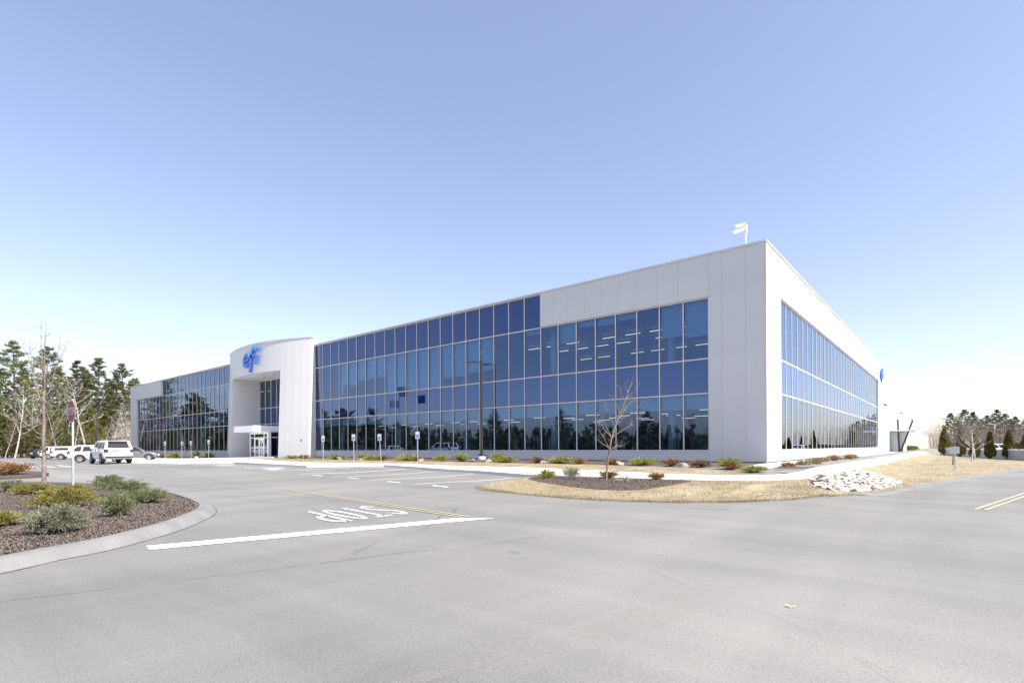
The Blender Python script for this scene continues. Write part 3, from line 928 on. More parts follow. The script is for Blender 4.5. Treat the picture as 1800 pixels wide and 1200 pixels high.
# recess behind the opening
for x0, x1 in ((JL - .25, JL), (JR, JR + .25)):
    rm_ = MB(); yb, yt = bowy(JL, -.4, .402), bowy(JL, 9.6, .402)
    rm_.hexa([(x0, yb, -.4), (x1, yb, -.4), (x1, 1.55, -.4), (x0, 1.55, -.4)], [(x0, yt, 9.6), (x1, yt, 9.6), (x1, 1.55, 9.6), (x0, 1.55, 9.6)])
    rm_.build('recess_wall', M['panel_bow'], bld)
sf = MB()
for i in range(8):
    x0 = JL + .01 + (JR - JL - .02) * i / 8; x1 = JL + .01 + (JR - JL - .02) * (i + 1) / 8 - .012
    sf.hexa([(x0, bowy(x0, 9.5, .42), 9.5), (x1, bowy(x1, 9.5, .42), 9.5), (x1, 1.5, 9.5), (x0, 1.5, 9.5)], [(x0, bowy(x0, 9.5, .42), 9.58), (x1, bowy(x1, 9.5, .42), 9.58), (x1, 1.5, 9.58), (x0, 1.5, 9.58)])
sf.build('soffit', M['soffit'], bld)
MB().box(-65.7, -45.9, .0, 1.6, 12.0, 12.15).build('bow_roof', M['roof'], bld)
dl = MB().lathe([(.10, 0), (.12, .03), (.0, .03)], 12).mesh('downlight', M['gasket'])
for x, y in ((-59, -.6), (-56.2, -.6), (-53.5, -.6), (-51.2, -.4)): inst('downlight', dl, bld, (x, y, 9.468))
# glazed back wall of the recess
fr = MB(); gk = MB()
rx = [JL + (JR - JL) * i / 8 for i in range(9)]
for x in rx: fr.box(x - .04, x + .04, 1.40, 1.5, -.1, 9.5)
for z in (.1, 2.3, 3.0, 4.0, 6.01, 9.46): fr.box(JL, JR, 1.403, 1.497, z - .04, z + .04)
rwl = fr.build('entrance_glazing', M['mullion'], bld)
for a, b_ in zip(rx, rx[1:]):
    for z0, z1, k in ((.1, 2.3, 'vision'), (2.3, 3.0, 'vision'), (3.0, 4.0, 'spandrel'), (4.0, 6.01, 'spandrel'), (6.01, 9.46, 'vision')):
        inst('window_pane' if k == 'vision' else 'spandrel_panel', pane_mesh('x', b_ - a - .07, z1 - z0 - .07, M[k], 'window_pane'), rwl, ((a + b_) / 2, 1.45, (z0 + z1) / 2))
# vestibule and canopy
ve = MB()
ve.hexa([(-58.9, -2.85, 2.86), (-54.0, -2.85, 2.86), (-54.0, 1.39, 2.86), (-58.9, 1.39, 2.86)], [(-58.9, -2.85, 3.56), (-54.0, -2.85, 3.56), (-54.0, 1.39, 3.56), (-58.9, 1.39, 3.56)])
can = ve.build('canopy', M['white_frame'], bld)
MB().box(-53.98, -49.85, 1.0, 1.39, 2.86, 3.56).build('fascia', M['soffit'], bld)
ves = empty('vestibule', (0, 0, 0), 0, bld)
cw = MB()
cw.box(-54.35, -54.02, -1.12, -.80, -.2, 2.855); cw.box(-58.88, -58.7, -1.05, -.85, -.2, 2.855)
cw.box(-58.7, -54.35, -1.02, -.90, 2.66, 2.855); cw.box(-58.7, -54.35, -1.02, -.90, 2.18, 2.27)
for x in (-57.75, -55.3): cw.box(x - .06, x + .06, -1.023, -.903, -.2, 2.66)
for x0, x1 in ((-58.7, -57.81), (-55.24, -54.35)): cw.box(x0, x1, -1.018, -.905, -.2, .02); cw.box(x0, x1, -1.018, -.905, 1.0, 1.08)
cw.box(-54.28, -54.08, -.80, 1.38, -.2, .05); cw.box(-54.28, -54.08, -.80, 1.38, 2.2, 2.28); cw.box(-54.28, -54.08, .25, .33, .05, 2.2)
cw.box(-58.85, -58.73, -.85, 1.38, -.2, 2.85)
cw.build('door_frame', M['white_frame'], ves)
for x0, x1, z0, z1 in ((-58.7, -57.81, .02, 1.0), (-58.7, -57.81, 1.08, 2.18), (-55.24, -54.35, .02, 1.0), (-55.24, -54.35, 1.08, 2.18), (-58.7, -57.81, 2.27, 2.66), (-57.69, -55.36, 2.27, 2.66), (-55.24, -54.35, 2.27, 2.66)):
    inst('glass_panel', pane_mesh('x', x1 - x0, z1 - z0, M['door_glass'], 'glass_panel'), ves, ((x0 + x1) / 2, -.96, (z0 + z1) / 2))
for y0, y1 in ((-.80, .25), (.33, 1.38)):
    inst('glass_panel', pane_mesh('y', y1 - y0, 2.1, M['door_glass'], 'glass_panel'), ves, (-54.18, (y0 + y1) / 2, 1.12))
for s_ in (-1, 1):
    x0, x1 = (-57.68, -56.55) if s_ < 0 else (-56.51, -55.37)
    d = MB()
    d.box(x0, x0 + .16, -1.0, -.94, -.14, 2.17); d.box(x1 - .16, x1, -1.0, -.94, -.14, 2.17)
    for z0, z1 in ((-.14, .12), (.98, 1.14), (2.02, 2.17)): d.box(x0 + .16, x1 - .16, -.997, -.943, z0, z1)
    do = d.build('door', M['white_frame'], ves)
    for z0, z1 in ((.12, .98), (1.14, 2.02)): inst('glass_panel', pane_mesh('x', x1 - x0 - .32, z1 - z0, M['door_glass'], 'glass_panel'), do, ((x0 + x1) / 2, -.97, (z0 + z1) / 2))
    hx = x1 - .10 if s_ < 0 else x0 + .10
    MB().tube([(hx, -1.06, .85), (hx, -1.06, 1.25)], .018, 6).build('handle', M['galv'], do)
# little bell-shaped vent low on the sunny wall
MB().lathe([(.02, .30), (.06, .26), (.11, .05), (.13, 0), (.0, 0)], 12).build('wall_vent', M['galv'], bld, 40, (.16, 1.9, .18))

# ---- ceiling strip lights burning inside
strip_me = MB().box(-.60, .60, -.035, .035, -.035, 0).mesh('ceiling_light', M['lamp_on'])
sp = []
for j, y in enumerate((2.4, 4.8, 7.2, 9.6, 12.0)):
    for i in range(7):
        x = -4.6 - 2.3 * i - .9 * (j % 2) - .35 * ((i * 7 + j * 3) % 4)
        if (i * 3 + j) % 3: sp.append((x, y, 9.2))
        if (i + j) % 2 == 0: sp.append((x - .5, y + 3.0, 3.45))
for x in (-36.2, -38.0, -41.5, -27.5, -43.0, -24.5): sp.append((x, 3.2, 9.2))
for x in (-24, -28.5, -31, -35, -39, -43): sp.append((x, 6.5, 3.45)); sp.append((x - 2.2, 10.0, 3.45))
for x in (-67.5, -70, -72.5, -75, -78.0): sp.append((x, 3.2, 9.2)); sp.append((x - 1, 6.0, 9.2))
for x, y, z in sp:
    o = inst('ceiling_light', strip_me, None, (x, y, z))
    tag(o, 'lit strip light glowing behind the ' + ('left wing' if x < -60 else 'upper storey' if z > 5 else 'ground floor') + ' windows', 'ceiling light', 'strip lights glowing inside the ' + ('left wing' if x < -60 else 'upper storey' if z > 5 else 'ground floor'))
    MB  # hung on two short rods
rod = MB().box(-.5, -.49, -.005, .005, 0, .26).box(.49, .5, -.005, .005, 0, .26).mesh('rod', M['galv'])
for o in [o for o in col.objects if o.name.startswith('ceiling_light')]:
    inst('rod', rod, o, (0, 0, .0), sc=(1, 1, 1.0 if o.location.z > 5 else 1.96))

# ---- letters
def blob(pts, w, closed=False): return ribbon(pts, w, closed)
def sign_letters(scale, shear=.16):
    """three bold slanted letters; returns a list of quad lists in (u, v), u to the right"""
    e = arc2(.70, .72, .50, .52, -38, -352, 22)
    e_ring = ribbon(e, .34)
    e_bar = ribbon([(.34, .66), (1.24, .82)], .20)
    f_st = ribbon([(1.66, -.48), (1.70, .3), (1.76, 1.18), (1.84, 1.48), (2.00, 1.68), (2.28, 1.72)], [.41, .40, .39, .37, .37, .37])
    f_bar = ribbon([(1.42, .98), (2.24, 1.06)], .27)
    i_st = ribbon([(2.78, .18), (2.82, 1.04)], .42)
    i_dot = ribbon([(2.87, 1.32), (2.90, 1.66)], .44)
    sh = lambda Q: [[((u + shear * v) * scale, v * scale) for (u, v) in q] for q in Q]
    return [sh(e_ring + e_bar), sh(f_st + f_bar), sh(i_st + i_dot)]
def build_sign(name, loc, rz, scale, label):
    root = tag(empty(name, loc, rz), label, 'sign')
    for k, Q in enumerate(sign_letters(scale)):
        mb = MB()
        d0 = .17 + .004 * k
        for j, q in enumerate(Q):
            dd = d0 + (.002 if j % 2 else 0)
            n = len(q)
            a = sum(q[i][0] * q[(i + 1) % n][1] - q[(i + 1) % n][0] * q[i][1] for i in range(n))
            if a < 0: q = q[::-1]
            mb.add([(u, -dd, v) for u, v in q] + [(u, 0, v) for u, v in q], [(0, 1, 2, 3), (7, 6, 5, 4)], 0)
            for i in range(4):
                jn = (i + 1) % 4
                mb.add([(q[i][0], -dd, q[i][1]), (q[i][0], 0, q[i][1]), (q[jn][0], 0, q[jn][1]), (q[jn][0], -dd, q[jn][1])], [(0, 1, 2, 3)], 1)
        mb.build('letter', [M['blue_sign'], M['blue_sign_edge']], root, fixn=True)
    return root
build_sign('building_sign', (-57.1, -2.50, 10.24), 0, 1.20, 'blue raised letters efi above the rounded entrance')
build_sign('building_sign', (.13, 54.6, 9.95), R(90), .85, 'blue raised letters efi seen edge-on high on the sunlit side wall')

# ---- roof cameras
rcam = tag(empty('security_camera', (-1.13, .5, 11.6)), 'pair of white security cameras on a pole above the roof corner', 'security camera')
MB().tube([(0, 0, 0), (0, 0, 1.55)], .035, 8).build('pole', M['white_paint'], rcam)
MB().box(-.075, .075, -.075, .075, 1.28, 1.74).build('bracket', M['white_paint'], rcam)
def cam_body(z, az, tilt, ln, up):
    r_ = empty('camera_housing', (0, 0, z), az, rcam)
    c_ = MB(); c_.box(0, ln, -.08, .08, -.075, .055); c_.box(-.02, ln + .09, -.082, .082, .058, .072)
    o = c_.build('housing', M['white_paint'], r_); o.rotation_euler = (0, tilt, 0)
    g_ = MB(); g_.box(ln, ln + .015, -.062, .062, -.052, .048); o2 = g_.build('lens', M['gasket'], r_); o2.rotation_euler = (0, tilt, 0)
cam_body(1.80, R(-163), R(4), .56, 0)
cam_body(1.58, R(-160), R(14), .70, 0)

# ---- annex behind
ann = tag(empty('factory_annex', (0, 59.5, 0)), 'low white factory building stretching away behind the offices', 'building')
aw = MB()
aw.box(-70, 0, .05, 170, -.9, 8.9)
aw.build('wall', M['panel'], ann)
MB().box(-70.1, .008, 0, 170.1, 8.904, 9.02).build('coping', M['panel'], ann)
lv = MB()
for y0, y1 in ((72, 108), (110, 165)):
    for k in range(7):
        z = 4.6 + .26 * k
        lv.hexa([(.0, y0, z), (.12, y0, z), (.12, y1, z), (.0, y1, z)], [(.0, y0, z + .02), (.10, y0, z + .02), (.10, y1, z + .02), (.0, y1, z + .02)])
lvo = lv.build('louvre', M['galv'], ann)
lb = MB(); lb.box(.001, .03, 71.8, 108.2, 4.5, 6.5); lb.box(.001, .03, 109.8, 165.2, 4.5, 6.4); lb.build('louvre_backing', M['coping'], lvo)
po = MB(); po.box(.002, 1.75, 10.5, 17, -.7, 3.05); po.build('porch', M['panel'], ann)
MB().box(.002, 3.3, 9.6, 18, 3.10, 3.34).build('canopy', M['coping'], ann)
MB().box(.45, 1.35, 10.46, 10.497, -.35, 1.85).build('door', M['soffit'], ann)
vs_ = MB()
vs_.tube([(1.25, 10.0, -.5), (1.05, 10.0, 5.0)], .13, 8); vs_.tube([(1.25, 10.0, -.5), (2.95, 10.0, 4.8)], .13, 8)
vs_.build('strut', M['dark_metal'], ann)
wl = MB().box(0, .35, -.3, .3, -.08, .08).box(0, .1, -.15, .15, .08, .22).mesh('wall_lamp', M['dark_metal'])
for y, z in ((2.0, 6.8), (31, 7.0), (86, 7.6), (62, 7.0)): inst('wall_lamp', wl, ann, (.002, y, z))

# ================================================================== PLANTS
def rdir(rg, el0, el1):
    a = rg.uniform(0, 2 * math.pi); e = R(rg.uniform(el0, el1))
    return Vector((math.cos(a) * math.cos(e), math.sin(a) * math.cos(e), math.sin(e)))

def leaf_at(mb, p, d, l, w, rg):
    s = d.cross(Vector((rg.uniform(-1, 1), rg.uniform(-1, 1), rg.uniform(-1, 1))))
    if s.length < 1e-4: s = Vector((1, 0, 0))
    s = s.normalized() * w
    mb.add([p - s, p + s, p + d * l], [(0, 1, 2)])

def juniper(seed, rad, h, sprays, per, needle, droop=.5, upright=20):
    """a low spreading juniper : arching sprays thick with short needle sprigs"""
    rg = random.Random(seed); mb = MB(); st = MB()
    for i in range(sprays):
        a = rg.uniform(0, 2 * math.pi)
        e = R(rg.triangular(4, 85, upright))
        ln = rg.uniform(.55, 1.08)
        d = Vector((math.cos(a) * math.cos(e) * rad, math.sin(a) * math.cos(e) * rad, math.sin(e) * h)) * ln
        p0 = Vector((rg.gauss(0, rad * .12), rg.gauss(0, rad * .12), 0.02))
        pts = []
        n = 7
        for k in range(n + 1):
            t = k / n
            q = p0 + d * t
            q.z = p0.z + d.z * (1.55 * t - .55 * t * t * (1 + droop * .4)) + .10 * h * math.sin(t * 3)
            q.x += rg.gauss(0, .012); q.y += rg.gauss(0, .012)
            q.z = max(q.z, .02)
            pts.append(q)
        if i % 3 == 0: st.tube(pts[:5], [.012, .010, .008, .006, .004], 3, False)
        for k in range(per):
            t = .18 + .82 * (k + rg.random()) / per
            f = t * n; j = min(int(f), n - 1); q = pts[j].lerp(pts[j + 1], f - j)
            ax = (pts[j + 1] - pts[j]).normalized()
            o = rdir(rg, -30, 80)
            dd = (ax * rg.uniform(.5, 1.3) + o * .75).normalized()
            q = q + o * rg.uniform(0, .035)
            leaf_at(mb, q, dd, needle * rg.uniform(.6, 1.3) * (1.25 - .5 * t), needle * .14, rg)
    return mb, st

def shrub_proto(seed, rad, h, sprays, per, needle, mt, upright=20):
    f, s = juniper(seed, rad, h, sprays, per, needle, upright=upright)
    return f.mesh('foliage', mt), s.mesh('stem', M['bark_dark'])

def put_shrub(pr, x, y, z, rz, sc, label, group=None, name='juniper_shrub', cat='shrub', sz=1.0):
    t_ = empty(name, (x, y, z), rz)
    t_.scale = (sc, sc, sc * sz)
    inst('stem', pr[1], t_); inst('foliage', pr[0], t_)
    return tag(t_, label, cat, group)

# near junipers in the left island
P_blue = shrub_proto(11, .95, .62, 330, 34, .085, M['jun_blue'], 28)
P_sage = shrub_proto(12, .85, .70, 300, 34, .085, M['jun_sage'], 38)
P_sage2 = shrub_proto(13, 1.15, .72, 330, 34, .09, M['jun_sage'], 26)
P_gold = shrub_proto(14, 1.0, .48, 330, 34, .085, M['jun_gold'], 18)
P_green = shrub_proto(15, .8, .6, 130, 26, .12, M['jun_green'], 34)
P_green2 = shrub_proto(16, .8, .7, 110, 26, .12, M['jun_green'], 48)
P_green3 = shrub_proto(19, 1.0, .45, 150, 26, .12, M['jun_green'], 20)
P_brown = shrub_proto(17, .75, .5, 95, 22, .12, M['jun_brown'], 40)
P_brown2 = shrub_proto(18, .7, .42, 90, 22, .12, M['jun_brown'], 25)
IG = 'junipers in the kerbed mulch island'
mz = .13
for pr, x, y, rz, sc, sz, lab in [
    (P_blue, -3.75, -28.6, .3, .56, 1.45, 'large blue-grey juniper nearest the camera in the kerbed mulch island'),
    (P_sage, -5.6, -27.3, 1.2, .46, 1.55, 'upright sage juniper in front of the spreading one, nearest the island kerb'),
    (P_sage2, -8.5, -25.95, 2.0, .52, 1.1, 'low sage juniper reaching towards the tip of the island kerb'),
    (P_sage2, -11.6, -25.6, 4.0, .62, 1.2, 'broad sage juniper in the middle of the clump right of the stop sign'),
    (P_sage, -15.4, -25.1, 2.9, .72, 1.05, 'tall sage juniper at the back of the clump, right of the stop sign'),
    (P_sage, -9.3, -26.3, 5.1, .42, 1.2, 'small sage juniper tucked before the middle of the clump'),
    (P_gold, -8.9, -27.55, .8, .76, 1.3, 'broad yellow-green juniper in front of the bare young tree'),
    (P_gold, -5.7, -29.05, 2.5, .52, 1.1, 'golden juniper cut by the left edge of the photo'),
    (P_gold, -14.9, -27.15, 3.9, .66, 1.1, 'golden juniper left behind the trunk of the bare young tree'),
    (P_gold, -14.0, -26.35, 1.9, .55, 1.1, 'golden juniper right behind the trunk of the bare young tree'),
    (P_blue, -16.9, -27.45, 5.0, .55, 1.25, 'blue-grey juniper at the back left of the mulch island'),
    (P_blue, -15.9, -28.2, 2.0, .5, 1.2, 'second blue-grey juniper at the left photo edge')]:
    put_shrub(pr, x, y, G(x, y) + mz, rz, sc, lab, IG, sz=sz)
put_shrub(P_brown, -29.6, -25.7, G(-29.6, -25.7) + .12, 0, 1.35, 'rust-brown dying juniper in the second mulch island far left', 'browned junipers', sz=.95)
put_shrub(P_brown2, -31.3, -26.2, G(-31.3, -26.2) + .12, 2, 1.5, 'brown juniper cut by the left photo edge in the second island', 'browned junipers')

FG = 'junipers along the front wall'
fb = [(P_green3, -40.0, -5.6, .75, 'green juniper beside the entrance, at the foot of the rounded wall'), (P_brown, -37.2, -6.0, .85, 'brown juniper below the rounded white wall, right of the entrance one'),
      (P_green3, -31.0, -6.6, .95, 'wide green juniper just right of the rounded wall end'), (P_green, -28.0, -6.2, .8, 'dense green juniper behind the third accessible parking sign'),
      (P_green3, -26.3, -6.6, .85, 'yellow-green juniper between the two tall accessible parking signs'), (P_brown, -25.0, -6.6, .85, 'reddish juniper behind the leaning accessible parking sign'),
      (P_green3, -22.6, -6.2, 1.05, 'largest spreading green juniper left of the single sign post'), (P_brown2, -21.6, -6.1, .8, 'low brown juniper hugging the right of the largest green one'),
      (P_green, -20.0, -5.3, .8, 'small green juniper directly behind the rightmost accessible parking sign'), (P_green2, -18.6, -4.7, .85, 'upright green juniper left of the dark lamp post'),
      (P_green2, -16.8, -2.9, .85, 'dark tipped green juniper just left of the lamp post foot'), (P_green3, -15.0, -4.3, .95, 'wide green juniper just right of the lamp post foot'),
      (P_brown2, -12.4, -4.2, .9, 'low brown juniper between two green ones under the window corner'), (P_green3, -10.6, -4.2, 1.0, 'long bright green juniper midway along the right windows'),
      (P_brown2, -9.3, -4.2, .8, 'small brown juniper at the right tip of the long green one'), (P_brown2, -7.0, -4.3, .85, 'brown juniper behind the trunk of the leaning young tree'),
      (P_green3, -5.1, -4.4, .85, 'bright green juniper with brown tip, second green one from the building corner'), (P_brown, -3.2, -5.0, .85, 'brown spiky juniper in front of the last wide window'),
      (P_brown2, -1.6, -5.2, .85, 'dark brown juniper at the right end of the windows'), (P_green2, .0, -5.9, .8, 'upright green juniper in front of the blank corner wall'),
      (P_brown2, .25, -6.3, .6, 'tiny brown juniper under the upright green corner one'), (P_green3, 1.45, -7.25, .68, 'green juniper at the walk corner by the sunlit wall')]
rs = random.Random(5)
for pr, x, y, s_, lab in fb:
    put_shrub(pr, x, y, G(x, y) + .0, rs.uniform(0, 6), s_, lab, FG)
for x, y, pr, lab in [(-100, -3.4, P_green3, 'farthest green juniper at the left end of the left wing'), (-93, -3.2, P_green3, 'second green juniper from the far end of the left wing'),
                      (-87.5, -3.2, P_green2, 'green juniper between the second and third far signs'), (-82, -3.2, P_brown, 'brown juniper under the left wing windows'),
                      (-77.5, -3.0, P_green, 'green juniper left of the far lamp post'), (-71.5, -2.4, P_green2, 'dark green juniper right of the far lamp post'), (-67.3, -2.6, P_green, 'green juniper by the left end of the rounded wall')]:
    put_shrub(pr, x, y, G(x, y) + .0, rs.uniform(0, 6), 1.25, lab, 'junipers along the left wing')
LG = 'shrubs in the lawn mulch bed'
for pr, x, y, s_, lab in [(P_green2, -4.95, -13.25, .62, 'small upright green juniper at the left tip of the lawn mulch bed'), (P_green2, -4.55, -12.0, .6, 'green juniper on the walk side of the lawn mulch bed'),
                          (P_brown, -2.65, -12.2, .72, 'brown juniper just right of the leaning tree trunk'), (P_brown, -.75, -11.95, .62, 'brown spiky juniper at the right of the lawn mulch bed')]:
    put_shrub(pr, x, y, G(x, y) + .06, rs.uniform(0, 6), s_, lab, LG)
# grey leafless low shrubs in the lawn bed
def bare_shrub(seed, n=34):
    rg = random.Random(seed); mb = MB()
    for i in range(n):
        d = rdir(rg, 15, 75); l = rg.uniform(.3, .6); p = Vector((rg.gauss(0, .05), rg.gauss(0, .05), 0))
        q = p + d * l * .5 + Vector((0, 0, .03)); r_ = p + d * l
        mb.tube([p, q, r_], [.006, .005, .003], 3, False)
        for k in range(3):
            s_ = p.lerp(r_, rg.uniform(.4, .9)); e = s_ + (d + rdir(rg, 0, 60) * .8).normalized() * rg.uniform(.1, .2)
            mb.tube([s_, e], [.004, .002], 3, False)
    return mb.mesh('twigs', M['twig_pale'])
for k, (x, y, lab) in enumerate([(-3.7, -13.3, 'pale leafless twiggy shrub left of the leaning tree'), (-1.3, -13.4, 'pale leafless twiggy shrub right of the leaning tree')]):
    o = tag(inst('bare_shrub', bare_shrub(40 + k), None, (x, y, G(x, y) + .06)), lab, 'shrub', LG)
# dried perennials in the side bed
def tuft(seed, n, h, mt):
    rg = random.Random(seed); mb = MB()
    for i in range(n):
        d = rdir(rg, 35, 88); leaf_at(mb, Vector((rg.gauss(0, .12), rg.gauss(0, .12), 0)), d, h * rg.uniform(.5, 1.1), .018, rg)
    return mb.mesh('dry_blades', mt)
TF = [tuft(60, 170, .5, M['straw']), tuft(61, 170, .45, M['jun_brown'])]
ORD = 'first second third fourth fifth sixth seventh eighth ninth tenth eleventh twelfth thirteenth fourteenth fifteenth sixteenth seventeenth eighteenth nineteenth twentieth twenty-first twenty-second twenty-third twenty-fourth twenty-fifth twenty-sixth twenty-seventh twenty-eighth twenty-ninth thirtieth thirty-first thirty-second'.split()
rs = random.Random(8)
for k in range(12):
    y = -3.6 + k * 1.75; x = 2.1 + rs.uniform(-.35, .35)
    o = inst('dry_perennial', TF[0 if k % 3 else 1], None, (x, y, G(x, y) - .01), (0, 0, rs.uniform(0, 6)), (1.1, 1.1, rs.uniform(.7, 1.1)))
    tag(o, ORD[k] + ' dried perennial tuft counted from the building corner, beside the sunlit wall', 'plant', 'dried perennials in the side bed')
# clipped green hedge by the annex porch
hm = juniper(77, 1.2, .7, 160, 26, .16, upright=60)
hg = tag(empty('clipped_hedge', (1.2, 91, G(1.2, 91))), 'low green clipped hedge beyond the porch struts of the annex', 'hedge')
hme = hm[0].mesh('foliage', M['jun_gold'])
for k in range(5): inst('foliage', hme, hg, (.25 * (k % 2), -5 + 2.6 * k, 0), (0, 0, k * 1.1), (1.1, 1.4, 1.3))

# boulders
def stone_mesh(seed, mt, sub=0):
    rg = random.Random(seed); bm = bmesh.new()
    pts = [Vector((rg.gauss(0, 1), rg.gauss(0, 1), rg.gauss(0, 1))).normalized() * rg.uniform(.75, 1.1) for _ in range(16)]
    for p in pts: bm.verts.new((p.x * .5, p.y * .38, p.z * .28))
    r_ = bmesh.ops.convex_hull(bm, input=bm.verts[:])
    bmesh.ops.delete(bm, geom=[v for v in bm.verts if not v.link_faces], context='VERTS')
    bmesh.ops.recalc_face_normals(bm, faces=bm.faces)
    me = bpy.data.meshes.new('stone'); bm.to_mesh(me); bm.free(); me.materials.append(mt)
    return me
SM = [stone_mesh(100 + k, M['rock']) for k in range(7)]
GM = [stone_mesh(120 + k, M['granite']) for k in range(4)]
for k, (x, y, lab) in enumerate([(-30.0, -7.0, 'boulder at the foot of the green juniper by the rounded wall'), (-27.2, -7.0, 'pale boulder between two sign posts'), (-21.0, -6.3, 'small boulder beside the low brown juniper left of the last sign'),
                                 (-17.4, -4.9, 'boulder left of the lamp post base'), (-15.9, -4.9, 'boulder right of the lamp post base'), (-11.7, -4.5, 'small boulder right of the brown juniper under the windows'),
                                 (-6.4, -4.6, 'pale boulder just right of the young tree trunk against the wall bed'), (-2.5, -5.3, 'round boulder beside the spiky brown juniper')]):
    tag(inst('boulder', GM[k % 4], None, (x, y, G(x, y) + .07), (0, 0, k), (.7, .62, .75)), lab, 'boulder', 'boulders in the front bed')

# riprap slope : pale stones one by one
rip = tag(empty('riprap_slope', (5.0, -7, G(5.0, -7) + .05)), 'slope of loose pale stones between the concrete walk and the road', 'riprap')
rg = random.Random(21)
ripoly = [(4.05, -10.0), (4.2, -4.5), (4.3, -.2), (5.2, -.6), (6.4, -4.6), (6.2, -8), (5.75, -11), (5.25, -12.9), (4.6, -11.8)]
tag(patch('stone_gap_shade', ripoly, .055, M['mulch'], .7, .05), kind='structure')  # dark sheet under the stones, its colour stands in for shadow in the gaps
cells = []
yy = -12.8
while yy < 0:
    xx = 3.9
    while xx < 6.8:
        p = (xx + rg.uniform(-.09, .09), yy + rg.uniform(-.09, .09))
        if inside(p, ripoly): cells.append(p)
        xx += .235
    yy += .215
step = len(cells) / 296 if len(cells) > 296 else 1
near = sorted(cells, key=lambda p: (p[0] - CAM[0]) ** 2 + (p[1] - CAM[1]) ** 2)
RP = rip.location
for k, (x, y) in enumerate(near[:296]):
    s_ = rg.uniform(.20, .40)
    inst('stone', SM[rg.randrange(7)], rip, (x - RP.x, y - RP.y, G(x, y) + .065 + rg.uniform(-.02, .02) - RP.z), (rg.uniform(-.4, .4), rg.uniform(-.4, .4), rg.uniform(0, 6)), (s_, s_ * 1.15, s_ * rg.uniform(.34, .58)))
if len(near) > 296:
    mb = MB()
    for (x, y) in near[296:]:
        me = SM[rg.randrange(7)]; s_ = rg.uniform(.20, .40); a = rg.uniform(0, 6)
        vs = [(x - RP.x + s_ * (v.co.x * math.cos(a) - v.co.y * math.sin(a)), y - RP.y + s_ * (v.co.x * math.sin(a) + v.co.y * math.cos(a)), G(x, y) + .085 - RP.z + .6 * s_ * v.co.z) for v in me.vertices]
        mb.add(vs, [tuple(p.vertices) for p in me.polygons])
    o = mb.build('small_stones', M['rock'], rip); o['kind'] = 'stuff'

# dead leaf on the road
lf_ = MB()
pts = []
for k in range(22):
    a = 2 * math.pi * k / 22; r_ = .07 * (1 + .45 * math.cos(5 * a)) * (1.25 if abs(math.cos(a)) > .7 else .9)
    pts.append((r_ * math.cos(a), r_ * .75 * math.sin(a), .018 + .02 * math.sin(2 * a + 1)))
lf_.add(pts + [(0, 0, .012)], [(k, (k + 1) % 22, 22) for k in range(22)])
lfo = lf_.build('dead_leaf', M['leaf'], None, loc=(6.85, -25.18, -.615)); lfo.scale = (.42, .42, .5)
tag(lfo, 'single curled tan leaf lying on the open asphalt', 'leaf')

# mulch chips and straw blades (uncountable)
def scatter(name, poly, n, dz, mt, fn, seed, dens=None, extra=None):
    rg = random.Random(seed); mb = MB()
    xs = [p[0] for p in poly]; ys = [p[1] for p in poly]; x0, x1, y0, y1 = min(xs), max(xs), min(ys), max(ys)
    k = 0; tries = 0
    while k < n and tries < n * 12:
        tries += 1
        x = rg.uniform(x0, x1); y = rg.uniform(y0, y1)
        if not inside((x, y), poly): continue
        if dens and rg.random() > dens(x, y): continue
        z = G(x, y) + dz + (extra(x, y) if extra else 0)
        fn(mb, x, y, z, rg); k += 1
    o = mb.build(name, mt); o['kind'] = 'stuff'
    return o
def chip(mb, x, y, z, rg):
    a = rg.uniform(0, 6.28); l = rg.uniform(.008, .030); w = rg.uniform(.003, .007)
    ux, uy = math.cos(a) * l, math.sin(a) * l; vx, vy = -math.sin(a) * w, math.cos(a) * w; t_ = rg.uniform(-.02, .02)
    mb.add([(x - ux - vx, y - uy - vy, z + .006 - t_), (x + ux - vx, y + uy - vy, z + .008 + t_), (x + ux + vx, y + uy + vy, z + .012 + t_), (x - ux + vx, y - uy + vy, z + .010 - t_)], [(0, 1, 2, 3)])
def blade(mb, x, y, z, rg):
    d = rdir(rg, 15, 80); l = rg.uniform(.03, .085)
    leaf_at(mb, Vector((x, y, z)), d, l, .006, rg)
nd = lambda x, y: min(1.0, 90.0 / ((x - CAM[0]) ** 2 + (y - CAM[1]) ** 2))
isl_poly = [p for p in isl_in if p[1] > -33]
scatter('mulch_chips', isl_poly + [(-22, -33)], 60000, .13, M['chip'], chip, 1, nd)
scatter('mulch_chips', mulch_poly, 9000, .042, M['chip'], chip, 2, None, lawn_up)
def lawn_clear(x, y):
    if inside((x, y), mulch_poly) or inside((x, y), ripoly): return 0
    return min(1.0, 230.0 / ((x - CAM[0]) ** 2 + (y - CAM[1]) ** 2))
scatter('grass_blades', lawn, 60000, .022, M['straw'], blade, 3, lawn_clear, lawn_up)
scatter('grass_blades', gstrip, 12000, .035, M['straw'], blade, 4)

def fringe(name, line, n, seed):
    rg = random.Random(seed); mb = MB()
    for k in range(n):
        f = rg.random() * (len(line) - 1); j = int(f); t_ = f - j
        x = line[j][0] + (line[j + 1][0] - line[j][0]) * t_ + rg.gauss(0, .09); y = line[j][1] + (line[j + 1][1] - line[j][1]) * t_ + rg.gauss(0, .09)
        blade(mb, x, y, G(x, y) + .015, rg)
    o = mb.build(name, M['straw']); o['kind'] = 'stuff'
fringe('grass_fringe', lawn_edge[:12], 9000, 6)
